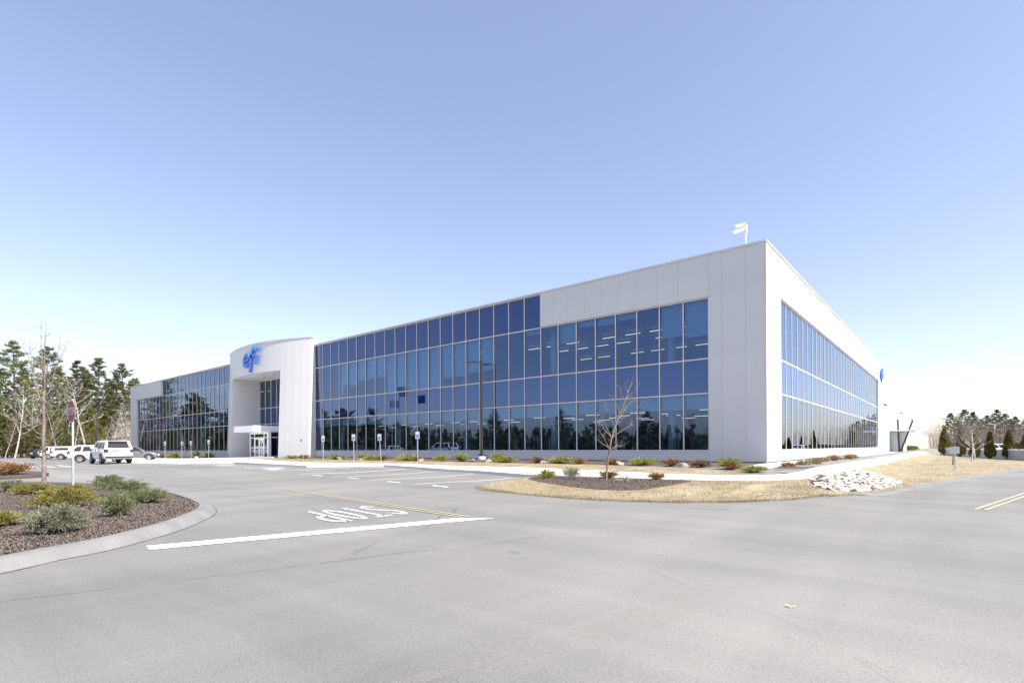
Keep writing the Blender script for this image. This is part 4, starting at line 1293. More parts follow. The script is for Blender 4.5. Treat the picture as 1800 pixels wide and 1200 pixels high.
# ---- bare deciduous trees
def bare_tree(seed, h, limbs, spread, fork=.35, r0=.07, lean=(0, 0), twigs=5, seg=5, tip=.3, lev3=True, up=.6):
    rg = random.Random(seed); tr_ = MB(); tw = MB()
    def path(p, d, l, n, wob, upk):
        pts = [p.copy()]; d = d.copy()
        for k in range(n):
            d = (d + Vector((rg.gauss(0, wob), rg.gauss(0, wob), rg.gauss(0, wob) + upk))).normalized()
            pts.append(pts[-1] + d * (l / n))
        return pts
    t0 = Vector((lean[0], lean[1], 1)).normalized()
    trunk = path(Vector((0, 0, 0)), t0, h * .97, 10, .05, .02)
    nt = len(trunk)
    tr_.tube(trunk, [r0 * (1 - .92 * (k / (nt - 1)) ** .9) + .004 for k in range(nt)], 7, False)
    for i in range(limbs):
        f = fork + (1 - fork) * (i + rg.random() * .7) / limbs * .96
        j = min(int(f * (nt - 1)), nt - 2); p = trunk[j].lerp(trunk[j + 1], f * (nt - 1) - j)
        a = i * 2.4 + rg.uniform(-.5, .5)
        el = rg.uniform(.35, .9)
        d = Vector((math.cos(a), math.sin(a), el)).normalized()
        l = spread * (1.05 - .75 * (f - fork) / (1 - fork)) * rg.uniform(.75, 1.15)
        rl = r0 * .34 * (1 - f * .75)
        lp = path(p, d, l, 6, .10, .07 * up)
        (tr_ if rl > .015 else tw).tube(lp, [rl * (1 - .85 * k / 6) + .0025 for k in range(7)], 5, False)
        for q in range(twigs):
            g_ = rg.uniform(.25, .98); k = min(int(g_ * 6), 5); pp = lp[k].lerp(lp[k + 1], g_ * 6 - k)
            dd = ((lp[k + 1] - lp[k]).normalized() + rdir(rg, -10, 70) * .8).normalized()
            ll = l * rg.uniform(.22, .48)
            sp_ = path(pp, dd, ll, 4, .14, .06 * up)
            tw.tube(sp_, [rl * .36 * (1 - .7 * kk / 4) + .0022 for kk in range(5)], 4, False)
            if lev3:
                for z_ in range(twigs):
                    kk = rg.randrange(1, 4); p3 = sp_[kk]
                    d3 = ((sp_[kk + 1] - sp_[kk]).normalized() + rdir(rg, -20, 70) * .9).normalized()
                    s3 = path(p3, d3, ll * rg.uniform(.25, .5), 2, .15, .05)
                    tw.tube(s3, [.0034, .0028, .0018] if h < 8 else [.014, .010, .006], 3, False)
    return tr_, tw

def put_tree(name, meshes, x, y, z, rz, sc, label, cat='tree', group=None, sz=1.0):
    t_ = empty(name, (x, y, z), rz); t_.scale = (sc, sc, sc * sz)
    inst('trunk', meshes[0], t_); inst('crown', meshes[1], t_)
    return tag(t_, label, cat, group)
def tm(pair, a, b_): return (pair[0].mesh('trunk', a, 50), pair[1].mesh('crown', b_))

# tall young tree in the island, drawn by hand : clear stem, ascending leaders
rg = random.Random(4)
tr_ = MB(); tw = MB()
H = 5.95
stem = [Vector(p) for p in ((0, 0, 0), (.01, 0, .6), (-.005, .01, 1.2), (-.03, .0, 1.9), (-.01, .02, 2.6), (.02, .0, 3.2), (.0, .03, 3.8), (-.06, .04, 4.6), (.02, .05, 5.3), (.03, .05, H))]
tr_.tube(stem, [.075, .066, .060, .056, .050, .042, .034, .022, .013, .005], 8, False)
VR = Vector((.783, .622, 0))
def limb(z, dx, dd, hgt, r_, n=7, tws=7):
    j = max(k for k in range(len(stem)) if stem[k].z <= z); p = stem[j].lerp(stem[min(j + 1, 9)], (z - stem[j].z) / max(.01, stem[min(j + 1, 9)].z - stem[j].z))
    out = VR * dx + Vector((-.622, .783, 0)) * dd
    pts = []
    for k in range(n + 1):
        t = k / n
        pts.append(p + out * (t ** .62) + Vector((rg.gauss(0, .015), rg.gauss(0, .015), hgt * t ** 1.25)))
    tr_.tube(pts, [r_ * (1 - .85 * k / n) + .003 for k in range(n + 1)], 5, False)
    for k in range(tws):
        f = rg.uniform(.2, 1) * n; j = min(int(f), n - 1); q = pts[j].lerp(pts[j + 1], f - j)
        d = rdir(rg, 15, 75); l = rg.uniform(.10, .42)
        tw.tube([q, q + d * l * .5 + Vector((0, 0, .02)), q + d * l], [.009, .007, .005], 3, False)
        q2 = q + d * l * .5; tw.tube([q2, q2 + (d + rdir(rg, 0, 80) * .9).normalized() * l * .5], [.007, .004], 3, False)
limb(3.1, -.62, .1, 2.2, .024); limb(3.3, .60, .0, 2.1, .024); limb(3.6, -.30, .2, 2.15, .022); limb(3.5, .28, -.25, 1.9, .02); limb(4.1, .75, .1, 1.2, .016); limb(4.0, -.72, -.1, 1.35, .016)
limb(2.5, .45, .2, .75, .014); limb(2.3, -.4, .1, .6, .012); limb(1.6, .55, .0, .85, .016, tws=9); limb(1.45, .5, -.2, .6, .013); limb(2.0, -.35, -.2, .45, .011); limb(2.8, .5, -.1, .9, .013)
limb(1.25, .35, .1, .35, .010); limb(2.9, -.5, .3, 1.0, .014)
for k in range(80):
    z = rg.uniform(1.3, 4.6); j = max(i for i in range(len(stem)) if stem[i].z <= z); p = stem[j].lerp(stem[j + 1], (z - stem[j].z) / (stem[j + 1].z - stem[j].z))
    d = rdir(rg, 10, 60); l = rg.uniform(.08, .32); tw.tube([p, p + d * l], [.006, .0025], 3, False)
gz = G(-17.22, -26.54) + .13
# the measured trunk foot stands nearer than its first estimate
t_ = empty('young_tree', (-15.06, -26.89, G(-15.06, -26.89) + .12)); t_.scale = (.90, .90, .94)
inst('trunk', tr_.mesh('trunk', M['bark_young'], 50), t_); inst('crown', tw.mesh('crown', M['twig']), t_)
tag(t_, 'tall leafless young tree standing in the mulch island left of the stop sign', 'tree')

# leaning young tree on the lawn
rg = random.Random(9)
tr_ = MB(); tw = MB()
stem = [VR * a + Vector((0, 0, z)) for a, z in ((0, 0), (.02, .35), (.06, .75), (.13, 1.20), (.20, 1.6), (.34, 2.05), (.52, 2.5), (.70, 2.95), (.82, 3.3), (.93, 3.62), (1.02, 3.92))]
tr_.tube(stem, [.042, .038, .035, .034, .030, .026, .022, .019, .015, .010, .004], 7, False)
def limb2(i, dx, dd, dz, r_, tws=7):
    p = stem[i]; out = VR * dx + Vector((-.622, .783, 0)) * dd
    pts = [p + out * t + Vector((rg.gauss(0, .018), rg.gauss(0, .018), dz * t ** .8 + rg.gauss(0, .02))) for t in (0, .2, .4, .6, .8, 1)]
    tr_.tube(pts, [r_ * (1 - .8 * k / 5) + .0025 for k in range(6)], 5, False)
    for k in range(tws):
        f = rg.uniform(.25, 1) * 5; j = min(int(f), 4); q = pts[j].lerp(pts[j + 1], f - j)
        d = (rdir(rg, 10, 80) + VR * (.5 if dx > 0 else -.3)).normalized(); l = rg.uniform(.15, .42)
        m_ = q + d * l * .5 + Vector((rg.gauss(0, .02), rg.gauss(0, .02), .03))
        tw.tube([q, m_, q + d * l], [.006, .005, .003], 3, False)
        d2 = (d + rdir(rg, 0, 80) * .8).normalized(); tw.tube([m_, m_ + d2 * l * .5], [.0045, .0025], 3, False)
for a in ((3, -.55, .15, .45, .016), (3, -.42, -.2, .75, .014), (3, .62, .1, .22, .016), (4, -.62, .0, .75, .014), (4, .85, .0, .55, .017), (4, -.35, .3, .95, .012), (5, .85, -.1, .65, .016), (5, -.35, .2, .8, .011),
          (5, .7, .2, .95, .014), (6, .65, .1, .6, .013), (6, -.3, -.1, .75, .010), (6, .5, -.2, .75, .011), (7, .45, .1, .5, .010), (7, -.22, .1, .55, .008), (8, .25, .0, .45, .008), (8, -.12, .1, .4, .007), (3, .35, -.3, .1, .010)):
    limb2(*a)
t_ = empty('young_tree', (-2.04, -13.45, G(-2.04, -13.45) + .08))
inst('trunk', tr_.mesh('trunk', M['bark_young'], 50), t_); inst('crown', tw.mesh('crown', M['twig']), t_)
tag(t_, 'small leafless tree leaning right in the lawn mulch bed before the windows', 'tree')

# ornamental bare trees by the right lawn
OT = [tm(bare_tree(31, 3.9, 16, 1.1, .35, .055, up=1.2), M['bark_young'], M['twig']), tm(bare_tree(32, 3.6, 20, 1.75, .30, .07, twigs=7, up=.7), M['bark_pale'], M['twig'])]
put_tree('bare_tree', OT[0], 7.9, 20.97, G(8, 21), 0, 1.0, 'slim leafless tree right behind the small sign on the lawn', group='small bare trees on the right lawn')
put_tree('bare_tree', OT[1], 9.2, 32.0, G(9.2, 32), 1, .95, 'nearer trunk of the two spreading bare trees on the right lawn', group='small bare trees on the right lawn')
put_tree('bare_tree', OT[1], 9.55, 38.5, G(9.6, 39), 2.4, 1.12, 'farther trunk of the two spreading bare trees on the right lawn', group='small bare trees on the right lawn')
put_tree('bare_tree', OT[1], 17.5, 92, G(17, 92), 4, 1.3, 'pinkish bare tree beyond the block wall', group='small bare trees on the right lawn')

# arborvitae
def arbor(seed, h, r_):
    rg = random.Random(seed); mb = MB(); st = MB()
    for k in range(1500):
        t = rg.random() ** .9; a = rg.uniform(0, 6.28)
        prof = r_ * (1 - t) ** .8 * (.85 + .4 * min(1, t * 6)) * (1 + .15 * math.sin(3 * a + 7 * t) + rg.uniform(-.12, .08))
        p = Vector((math.cos(a) * prof, math.sin(a) * prof, .08 + t * h * .97))
        d = (Vector((math.cos(a), math.sin(a), 1.6)) + rdir(rg, -40, 60) * .6).normalized()
        leaf_at(mb, p, d, rg.uniform(.05, .11), .018, rg)
    st.tube([(0, 0, 0), (0, 0, h * .9)], [.06, .02], 6)
    # dense inner body so that no light passes
    prof = [(r_ * .72 * ((1 - t) ** .85) * (.8 + .4 * min(1, t * 6)), .05 + t * h * .9) for t in (0, .1, .25, .45, .65, .82, .95, 1)]
    mb.lathe(prof, 9)
    return st.mesh('trunk', M['bark_dark']), mb.mesh('crown', M['arbor'])
AB = [arbor(51, 1.0, .185), arbor(52, 1.0, .16)]
ab = [(6.62, 80, 4.1, 'dark leftmost arborvitae beside the end of the block wall'), (8.5, 59, 3.5, 'second arborvitae from the left, behind the small sign'), (9.75, 48.6, 2.5, 'arborvitae hidden behind the spreading bare trees'),
      (10.95, 45.8, 2.75, 'slender arborvitae right of the spreading bare trees'), (14.2, 77, 2.9, 'smaller arborvitae beyond the wall between two taller ones'), (12.5, 46.0, 2.9, 'broad arborvitae near the right photo edge before the wall'), (13.6, 43.5, 2.4, 'arborvitae cut by the right photo edge')]
for k, (x, y, h, lab) in enumerate(ab):
    put_tree('arborvitae', AB[k % 2], x, y, G(x, y) + .02, k * 1.3, h * .95, lab, 'tree', 'arborvitae along the block wall', sz=1.06)

# ---- forest trees
def pine(seed, h, base=.34, spread=.20, whorls=18, per=5, clump=7, nl=14, ls=.44, mt='pine', dead=6):
    rg = random.Random(seed); tr_ = MB(); mb = MB()
    bend = (rg.gauss(0, .02), rg.gauss(0, .02))
    P = lambda t: Vector((bend[0] * h * t * t, bend[1] * h * t * t, h * t))
    tr_.tube([P(k / 8) for k in range(9)], [h * .0125 * (1 - .9 * k / 8) + .01 for k in range(9)], 7, False)
    for k in range(dead):
        p = P(rg.uniform(.1, base)); d = rdir(rg, -15, 20); l = h * rg.uniform(.04, .12); tr_.tube([p, p + d * l], [.03, .008], 3, False)
    for w in range(whorls):
        t = base + (1 - base) * (w / (whorls - 1)) ** .92 * .985
        prof = math.sin(math.pi * (.16 + .84 * ((t - base) / (1 - base)))) ** .8 * .75 + .25 * (1 - (t - base) / (1 - base))
        L = h * spread * max(.10, prof)
        a0 = rg.uniform(0, 6.28)
        for b_ in range(per):
            if rg.random() < .14: continue
            a = a0 + b_ * 6.283 / per + rg.uniform(-.35, .35); l = L * rg.uniform(.55, 1.25)
            up = rg.uniform(-.05, .32) + .5 * max(0, t - .75)
            d = Vector((math.cos(a), math.sin(a), up)).normalized(); p = P(t + rg.uniform(-.015, .015))
            q = p + d * l
            q.z += l * .10
            tr_.tube([p, p.lerp(q, .5), q], [h * .0032, h * .0022, h * .0010], 3, False)
            for c_ in range(clump):
                f = .32 + .68 * (c_ + rg.random()) / clump
                cc = p.lerp(q, f) + Vector((rg.gauss(0, .09 * l), rg.gauss(0, .09 * l), rg.uniform(0, .10) * l))
                for n_ in range(nl):
                    dd = (rdir(rg, -15, 75) + d * .5).normalized()
                    leaf_at(mb, cc + rdir(rg, -40, 60) * rg.uniform(0, .30) * ls * 1.6, dd, ls * rg.uniform(.6, 1.35), ls * .105, rg)
    return tr_.mesh('trunk', M['bark_dark' if seed % 2 else 'bark_grey'], 50), mb.mesh('crown', M[mt])
PN = [pine(201, 18, .32, .22), pine(202, 18, .26, .19, 22), pine(203, 18, .36, .24, 16), pine(204, 18, .20, .20, 20)]
SP = [pine(211, 10, .05, .24, 20, 7, 5, 12, .42, 'spruce', 0), pine(212, 10, .08, .30, 17, 7, 5, 12, .44, 'spruce', 0)]
BT_ = [tm(bare_tree(301, 15, 20, 4.6, .38, .20, twigs=5, up=1.1), M['bark_pale'], M['twig_pale']), tm(bare_tree(302, 14, 18, 3.6, .3, .15, twigs=5, lean=(.12, .05), up=1.2), M['bark_pale'], M['twig_pale']),
       tm(bare_tree(303, 15, 22, 3.2, .25, .14, twigs=5, up=1.3), M['bark_grey'], M['twig'])]
VW = Vector((-.622, .783, 0))
def wpos(px, D):
    u = (px - 932.7) / 941.15
    return CAM[0] + D * (u * .783 - .622), CAM[1] + D * (u * .622 + .783)
TREES = [
    ('P0', -132.2, -11.8, 21.7, 'tallest pine at the far left of the forest edge, open crown against the sky'),
    ('P1', -138.0, -13.9, 18.6, 'pine cut by the left photo edge'),
    ('P2', -141.2, -6.2, 22.7, 'tall thin pine rising straight behind the bare young tree'),
    ('P3', -151.8, -6.9, 16.8, 'shorter pine between the two tallest pines at the left'),
    ('P3', -144.1, -3.4, 18.8, 'pine just right of the bare young tree, left of the stop sign'),
    ('P1', -146.6, -0.3, 21.1, 'pine whose top rises right above the stop sign'),
    ('P0', -149.9, 2.2, 20.2, 'pine between the stop sign and the big pale birch-like tree'),
    ('P3', -144.8, 3.7, 21.9, 'full pine with pointed top behind the pale many-limbed tree'),
    ('P1', -148.9, 8.1, 19.1, 'pine half hidden behind the rightmost bushy pine'),
    ('P2', -137.6, 6.9, 20.3, 'bushy pine nearest the white building end'),
    ('P0', -157.3, 14.2, 19.3, 'pine partly behind the left end of the white building'),
    ('P1', -158.5, -9.7, 14.3, 'pine in the second row at the far left'),
    ('P0', -155.4, 8.1, 15.5, 'short pine in the second row left of the building'),
    ('P1', -164.5, -4.2, 13.8, 'low pine deep in the forest at the left'),
    ('B1', -121.4, -13.4, 13.7, 'pale straight trunk with bare crown at the far left before the hemlocks'),
    ('B1', -123.7, -10.2, 11.9, 'pale bare trunk just left of the young tree'),
    ('B0', -119.2, -4.1, 14.9, 'big pale many-limbed leafless tree left of the white car park entry'),
    ('B2', -120.5, -7.7, 10.9, 'crooked pale bare tree left of the stop sign post'),
    ('B1', -127.5, -5.6, 10.1, 'thin bare trunk behind the stop sign post'),
    ('B2', -125.3, 1.3, 10.9, 'thin grey bare tree right of the dark lamp post in the forest'),
    ('B2', -126.6, 2.9, 9.6, 'bare grey tree among the brush near the building end'),
    ('B1', -128.1, 4.2, 10.2, 'pale bare tree close to the building end'),
    ('B2', -129.7, 5.5, 8.9, 'bare tree at the very edge of the building end'),
    ('B2', -124.4, -0.5, 8.2, 'grey bare sapling behind the dark lamp post'),
    ('B2', -119.8, -14.8, 8.8, 'bare sapling at the left photo edge'),
    ('B1', -118.5, -6.0, 8.1, 'short bare tree right of the stop sign post'),
    ('B2', -129.7, -7.3, 9.7, 'grey bare tree behind the young tree'),
    ('S0', -128.5, -14.0, 7.3, ''),
    ('S0', -138.3, -11.6, 8.5, ''),
    ('S1', -128.2, -11.2, 8.8, ''),
    ('S0', -143.4, -7.9, 8.7, ''),
    ('S1', -131.3, -8.5, 7.6, ''),
    ('S1', -137.6, -5.9, 8.8, ''),
    ('S1', -128.7, -6.5, 6.8, ''),
    ('S1', -137.5, -3.3, 8.0, ''),
    ('S0', -125.9, -4.3, 7.2, ''),
    ('S0', -137.5, -0.7, 9.0, ''),
    ('S1', -130.6, -0.3, 7.1, ''),
    ('S0', -136.5, 2.6, 8.2, ''),
    ('S1', -121.7, -16.2, 7.4, ''),
    ('S1', -148.5, -1.8, 11.4, ''),
    ('S0', -153.3, -8.2, 11.3, ''),
    ('S1', -141.9, 6.0, 6.9, ''),
    ('S1', -124.3, -3.0, 5.7, ''),
    ('S0', -120.1, -9.9, 5.8, ''),
    ('F', 6.6, 242.7, 14.3, 'far left pine of the wood behind the block wall'),
    ('F', 10.6, 233.1, 15.0, 'tall blue-green pine behind the second arborvitae'),
    ('F', 13.6, 241.9, 14.4, 'broad pine behind the spreading bare trees'),
    ('F', 18.5, 265.0, 13.9, 'pine in the middle of the far right wood'),
    ('F', 20.9, 254.1, 15.6, 'tallest pointed pine of the far right wood'),
    ('F', 23.8, 262.8, 14.3, 'rounded pine right of the tallest far one'),
    ('F', 26.4, 252.1, 12.6, 'wide dull pine near the right photo edge'),
    ('F', 28.9, 247.6, 11.4, 'pine cut by the right photo edge'),
    ('F', 8.8, 263.6, 12.2, 'lower pine between two taller far right ones'),
    ('F', 16.8, 276.4, 12.9, 'second-row pine in the far right wood'),
    ('F', 26.8, 284.3, 12.9, 'second-row pine near the right edge'),
    ('G', 1.3, 257.7, 8.1, ''),
    ('G', 3.4, 252.9, 9.2, ''),
    ('G', 5.1, 247.9, 9.9, ''),
    ('G', 12.0, 215.1, 9.4, ''),
    ('G', 20.4, 215.3, 8.5, ''),
    ('G', 25.9, 232.5, 11.4, ''),
    ('G', 26.5, 220.2, 9.7, ''),
    ('G', 16.0, 218.2, 8.4, ''),
    ('G', 23.1, 223.9, 9.1, ''),
    ('G', 18.4, 222.7, 8.0, ''),
    ('S1', -129.1, -14.5, 9.0, ''),
    ('S1', -132.1, -13.0, 6.7, ''),
    ('S1', -125.1, -12.6, 6.9, ''),
    ('S0', -138.6, -9.2, 10.0, ''),
    ('S0', -122.5, -10.5, 6.3, ''),
    ('S0', -127.6, -8.1, 8.9, ''),
    ('S1', -139.6, -5.0, 10.3, ''),
    ('S1', -122.7, -6.9, 6.2, ''),
    ('S0', -134.3, -3.2, 9.4, ''),
    ('S1', -120.1, -4.7, 6.4, ''),
    ('S0', -133.8, -0.3, 9.8, ''),
    ('S1', -122.4, -1.5, 5.9, ''),
    ('S0', -131.0, 1.9, 9.1, ''),
    ('P1', -150.2, -8.3, 18.8, 'pine between the tallest pine and the bare young tree'),
    ('P0', -158.6, -2.2, 18.7, 'second-row pine behind the bare young tree'),
    ('P2', -158.3, 0.7, 18.6, 'second-row pine left of the stop sign top'),
    ('P3', -163.6, 4.1, 18.6, 'second-row pine right of the stop sign'),
    ('P1', -161.2, 6.0, 20.0, 'second-row pine beside the full pointed pine'),
    ('P2', -140.9, 4.3, 17.0, 'open pine between the pointed pine and the bushy one'),
    ('P3', -146.2, 10.3, 17.5, 'young pine touching the left end of the building'),
]
kinds = {'P0': PN[0], 'P1': PN[1], 'P2': PN[2], 'P3': PN[3], 'S0': SP[0], 'S1': SP[1], 'B0': BT_[0], 'B1': BT_[1], 'B2': BT_[2]}
PF = [pine(221, 14, .14, .30, 15, 6, 5, 11, .62, 'pine_far', 0), pine(222, 14, .10, .27, 16, 6, 5, 11, .62, 'pine_far', 0)]
base_h = {'P': 18, 'S': 10, 'F': 14, 'G': 15}
ordn = {}
for kd in 'SG':
    for r__, t__ in enumerate(sorted([t for t in TREES if t[0][0] == kd], key=lambda t: (t[1] - CAM[0]) / (t[2] - CAM[1]) if kd == 'G' else math.atan2(t[1] - CAM[0], t[2] - CAM[1]))): ordn[t__[1:3]] = ORD[r__]
bh = {'B0': 15, 'B1': 14, 'B2': 15}
rs = random.Random(77)
nS = 0
for k, x, y, h, lab in TREES:
    z = G(max(-120, x), y) - .25
    if k == 'F':
        pr = PF[rs.randrange(2)]; s_ = h / 14
        put_tree('pine_tree', pr, x, y, -.9, rs.uniform(0, 6), s_, lab, 'tree', 'pines of the wood beyond the block wall')
    elif k == 'G':
        put_tree('bare_tree', BT_[2], x, y, -.9, rs.uniform(0, 6), h / 15, ordn[(x, y)] + ' grey leafless tree from the annex end before the far right pines', 'tree', 'bare trees of the wood beyond the block wall')
    elif k[0] == 'P':
        s_ = h / 18; o = put_tree('pine_tree', kinds[k], x, y, z, rs.uniform(0, 6), s_, lab, 'tree', 'pines at the forest edge left of the building')
    elif k[0] == 'S':
        put_tree('hemlock_tree', kinds[k], x, y, z, rs.uniform(0, 6), h / 10, ordn[(x, y)] + ' dark low hemlock from the left end of the forest foot', 'tree', 'hemlocks under the left forest edge')
    else:
        put_tree('bare_tree', kinds[k], x, y, z, rs.uniform(0, 6), h / bh[k], lab, 'tree', 'bare trees at the left forest edge')

# brush thicket along the forest edge
def brush(name, line, n, h0, h1, seed, mt, wid=7.0):
    rg = random.Random(seed); mb = MB()
    for k in range(n):
        f = rg.random() * (len(line) - 1); j = int(f); a = Vector((*line[j], 0)).lerp(Vector((*line[j + 1], 0)), f - j)
        p = a + Vector((rg.gauss(0, wid / 2), rg.gauss(0, wid / 2), 0)); p.z = -.8
        h = rg.uniform(h0, h1)
        q = p + Vector((rg.gauss(0, .10) * h, rg.gauss(0, .10) * h, h))
        mb.tube([p, p.lerp(q, .5) + Vector((rg.gauss(0, .12), rg.gauss(0, .12), 0)), q], [.045, .03, .012], 3, False)
        for i in range(4):
            s_ = p.lerp(q, rg.uniform(.25, .9)); d = rdir(rg, 0, 70); l = h * rg.uniform(.15, .4)
            mb.tube([s_, s_ + d * l], [.02, .008], 3, False)
    o = mb.build(name, mt); o['kind'] = 'stuff'
    return o
brush('forest_brush', [(-133, 0), (-137, 5), (-140, 9)], 330, 2.5, 8.5, 3, M['twig_pale'], 5)
brush('forest_brush', [(-126, -20), (-134, -8), (-138, 0), (-142, 12)], 260, .8, 2.6, 4, M['brush'], 5)
brush('forest_brush', [(3, 225), (15, 210), (30, 200)], 420, 5, 11, 5, M['brush'], 14)

# woods beyond the frame that the glass mirrors : one mass
def wood(name, line, n, hs, seed, mt, wid):
    rg = random.Random(seed); mb = MB()
    for k in range(n):
        f = (k + rg.random()) / n * (len(line) - 1); j = min(int(f), len(line) - 2); a = Vector((*line[j], 0)).lerp(Vector((*line[j + 1], 0)), f - j)
        p = a + Vector((rg.uniform(-wid, wid), rg.uniform(-wid, wid), -.9)); h = rg.uniform(*hs)
        conic = rg.random() < .5
        mb.tube([p, p + Vector((0, 0, h * .9))], [.18, .04], 4, False)
        for i in range(90):
            t_ = rg.uniform(.0, 1) ** 1.15; rr = h * ((.22 * (1 - t_) + .02) if conic else .26 * math.sin(math.pi * min(.98, t_ * .9 + .08)) * rg.uniform(.4, 1))
            aa = rg.uniform(0, 6.28); q = p + Vector((math.cos(aa) * rr, math.sin(aa) * rr, h * t_))
            leaf_at(mb, q, rdir(rg, -20, 70), h * .17, h * .06, rg)
    for k in range(n * 8):        # scrub filling the foot of the wood
        f = rg.random() * (len(line) - 1); j = min(int(f), len(line) - 2); a = Vector((*line[j], 0)).lerp(Vector((*line[j + 1], 0)), f - j)
        p = a + Vector((rg.uniform(-wid, wid), rg.uniform(-wid, wid), rg.uniform(-.9, hs[0] * .75)))
        leaf_at(mb, p, rdir(rg, 10, 80), 2.4, .6, rg)
    o = mb.build(name, mt); o['kind'] = 'stuff'
    return o
wood('distant_wood', [(-150, -62), (-150, -95), (-120, -140), (-60, -152), (20, -150), (80, -150)], 380, (5, 10), 6, M['pine_far'], 12)
brush('distant_brush', [(-150, -70), (-150, -95), (-120, -138), (-60, -148), (20, -146), (80, -146)], 900, 6, 12.5, 9, M['twig'], 12)
wood('distant_wood', [(-136, -22), (-142, -45), (-150, -70)], 60, (8, 15), 7, M['pine'], 9)
wood('distant_wood', [(95, -60), (100, 20), (105, 120), (70, 260)], 200, (8, 14), 8, M['pine_far'], 10)

for k, (x, y, h) in enumerate([(-38, -118, 15), (-47, -125, 11), (-24, -125, 13), (-18, -116, 15), (-9, -120, 11), (-66, -120, 12), (-92, -112, 13), (-110, -100, 14)]):
    put_tree('pine_tree', PF[k % 2], x, y, -.9, k * 1.7, h / 14, ORD[k] + ' tall conifer silhouette mirrored in the ground floor windows', 'tree', 'conifers mirrored in the windows')

# ================================================================== CARS  (forward = +x)
def wheel_mesh(r_, w):
    t_ = MB(); n = 20
    t_.lathe([(r_ * .62, -w / 2), (r_ * .93, -w / 2), (r_, -w * .36), (r_, w * .36), (r_ * .93, w / 2), (r_ * .62, w / 2)], n)
    rm = MB(); rm.lathe([(0.0, w * .30), (r_ * .18, w * .34), (r_ * .20, w * .26), (r_ * .55, w * .18), (r_ * .62, w * .48), (r_ * .66, w * .40)], n)
    for k in range(5):
        a = 2 * math.pi * k / 5
        c_, s_ = math.cos(a), math.sin(a)
        P = lambda u, v, z: (u * c_ - v * s_, u * s_ + v * c_, z)
        rm.hexa([P(r_ * .12, -.035, w * .2), P(r_ * .62, -.05, w * .2), P(r_ * .62, .05, w * .2), P(r_ * .12, .035, w * .2)],
                [P(r_ * .12, -.03, w * .42), P(r_ * .62, -.04, w * .44), P(r_ * .62, .04, w * .44), P(r_ * .12, .03, w * .42)])
    return t_.mesh('tyre', M['tyre'], 40), rm.mesh('rim', M['rim'], 35)
WH = {}
def loft(mb, st, sec):
    """st : list of stations, sec(station) -> closed ring of points"""
    rings = [sec(s) for s in st]; n = len(rings[0])
    vs = [p for r_ in rings for p in r_]; fs = []
    for i in range(len(rings) - 1):
        for k in range(n):
            fs.append((i * n + k, i * n + (k + 1) % n, (i + 1) * n + (k + 1) % n, (i + 1) * n + k))
    fs.append(tuple(range(n))[::-1]); fs.append(tuple((len(rings) - 1) * n + k for k in range(n)))
    mb.add(vs, fs)

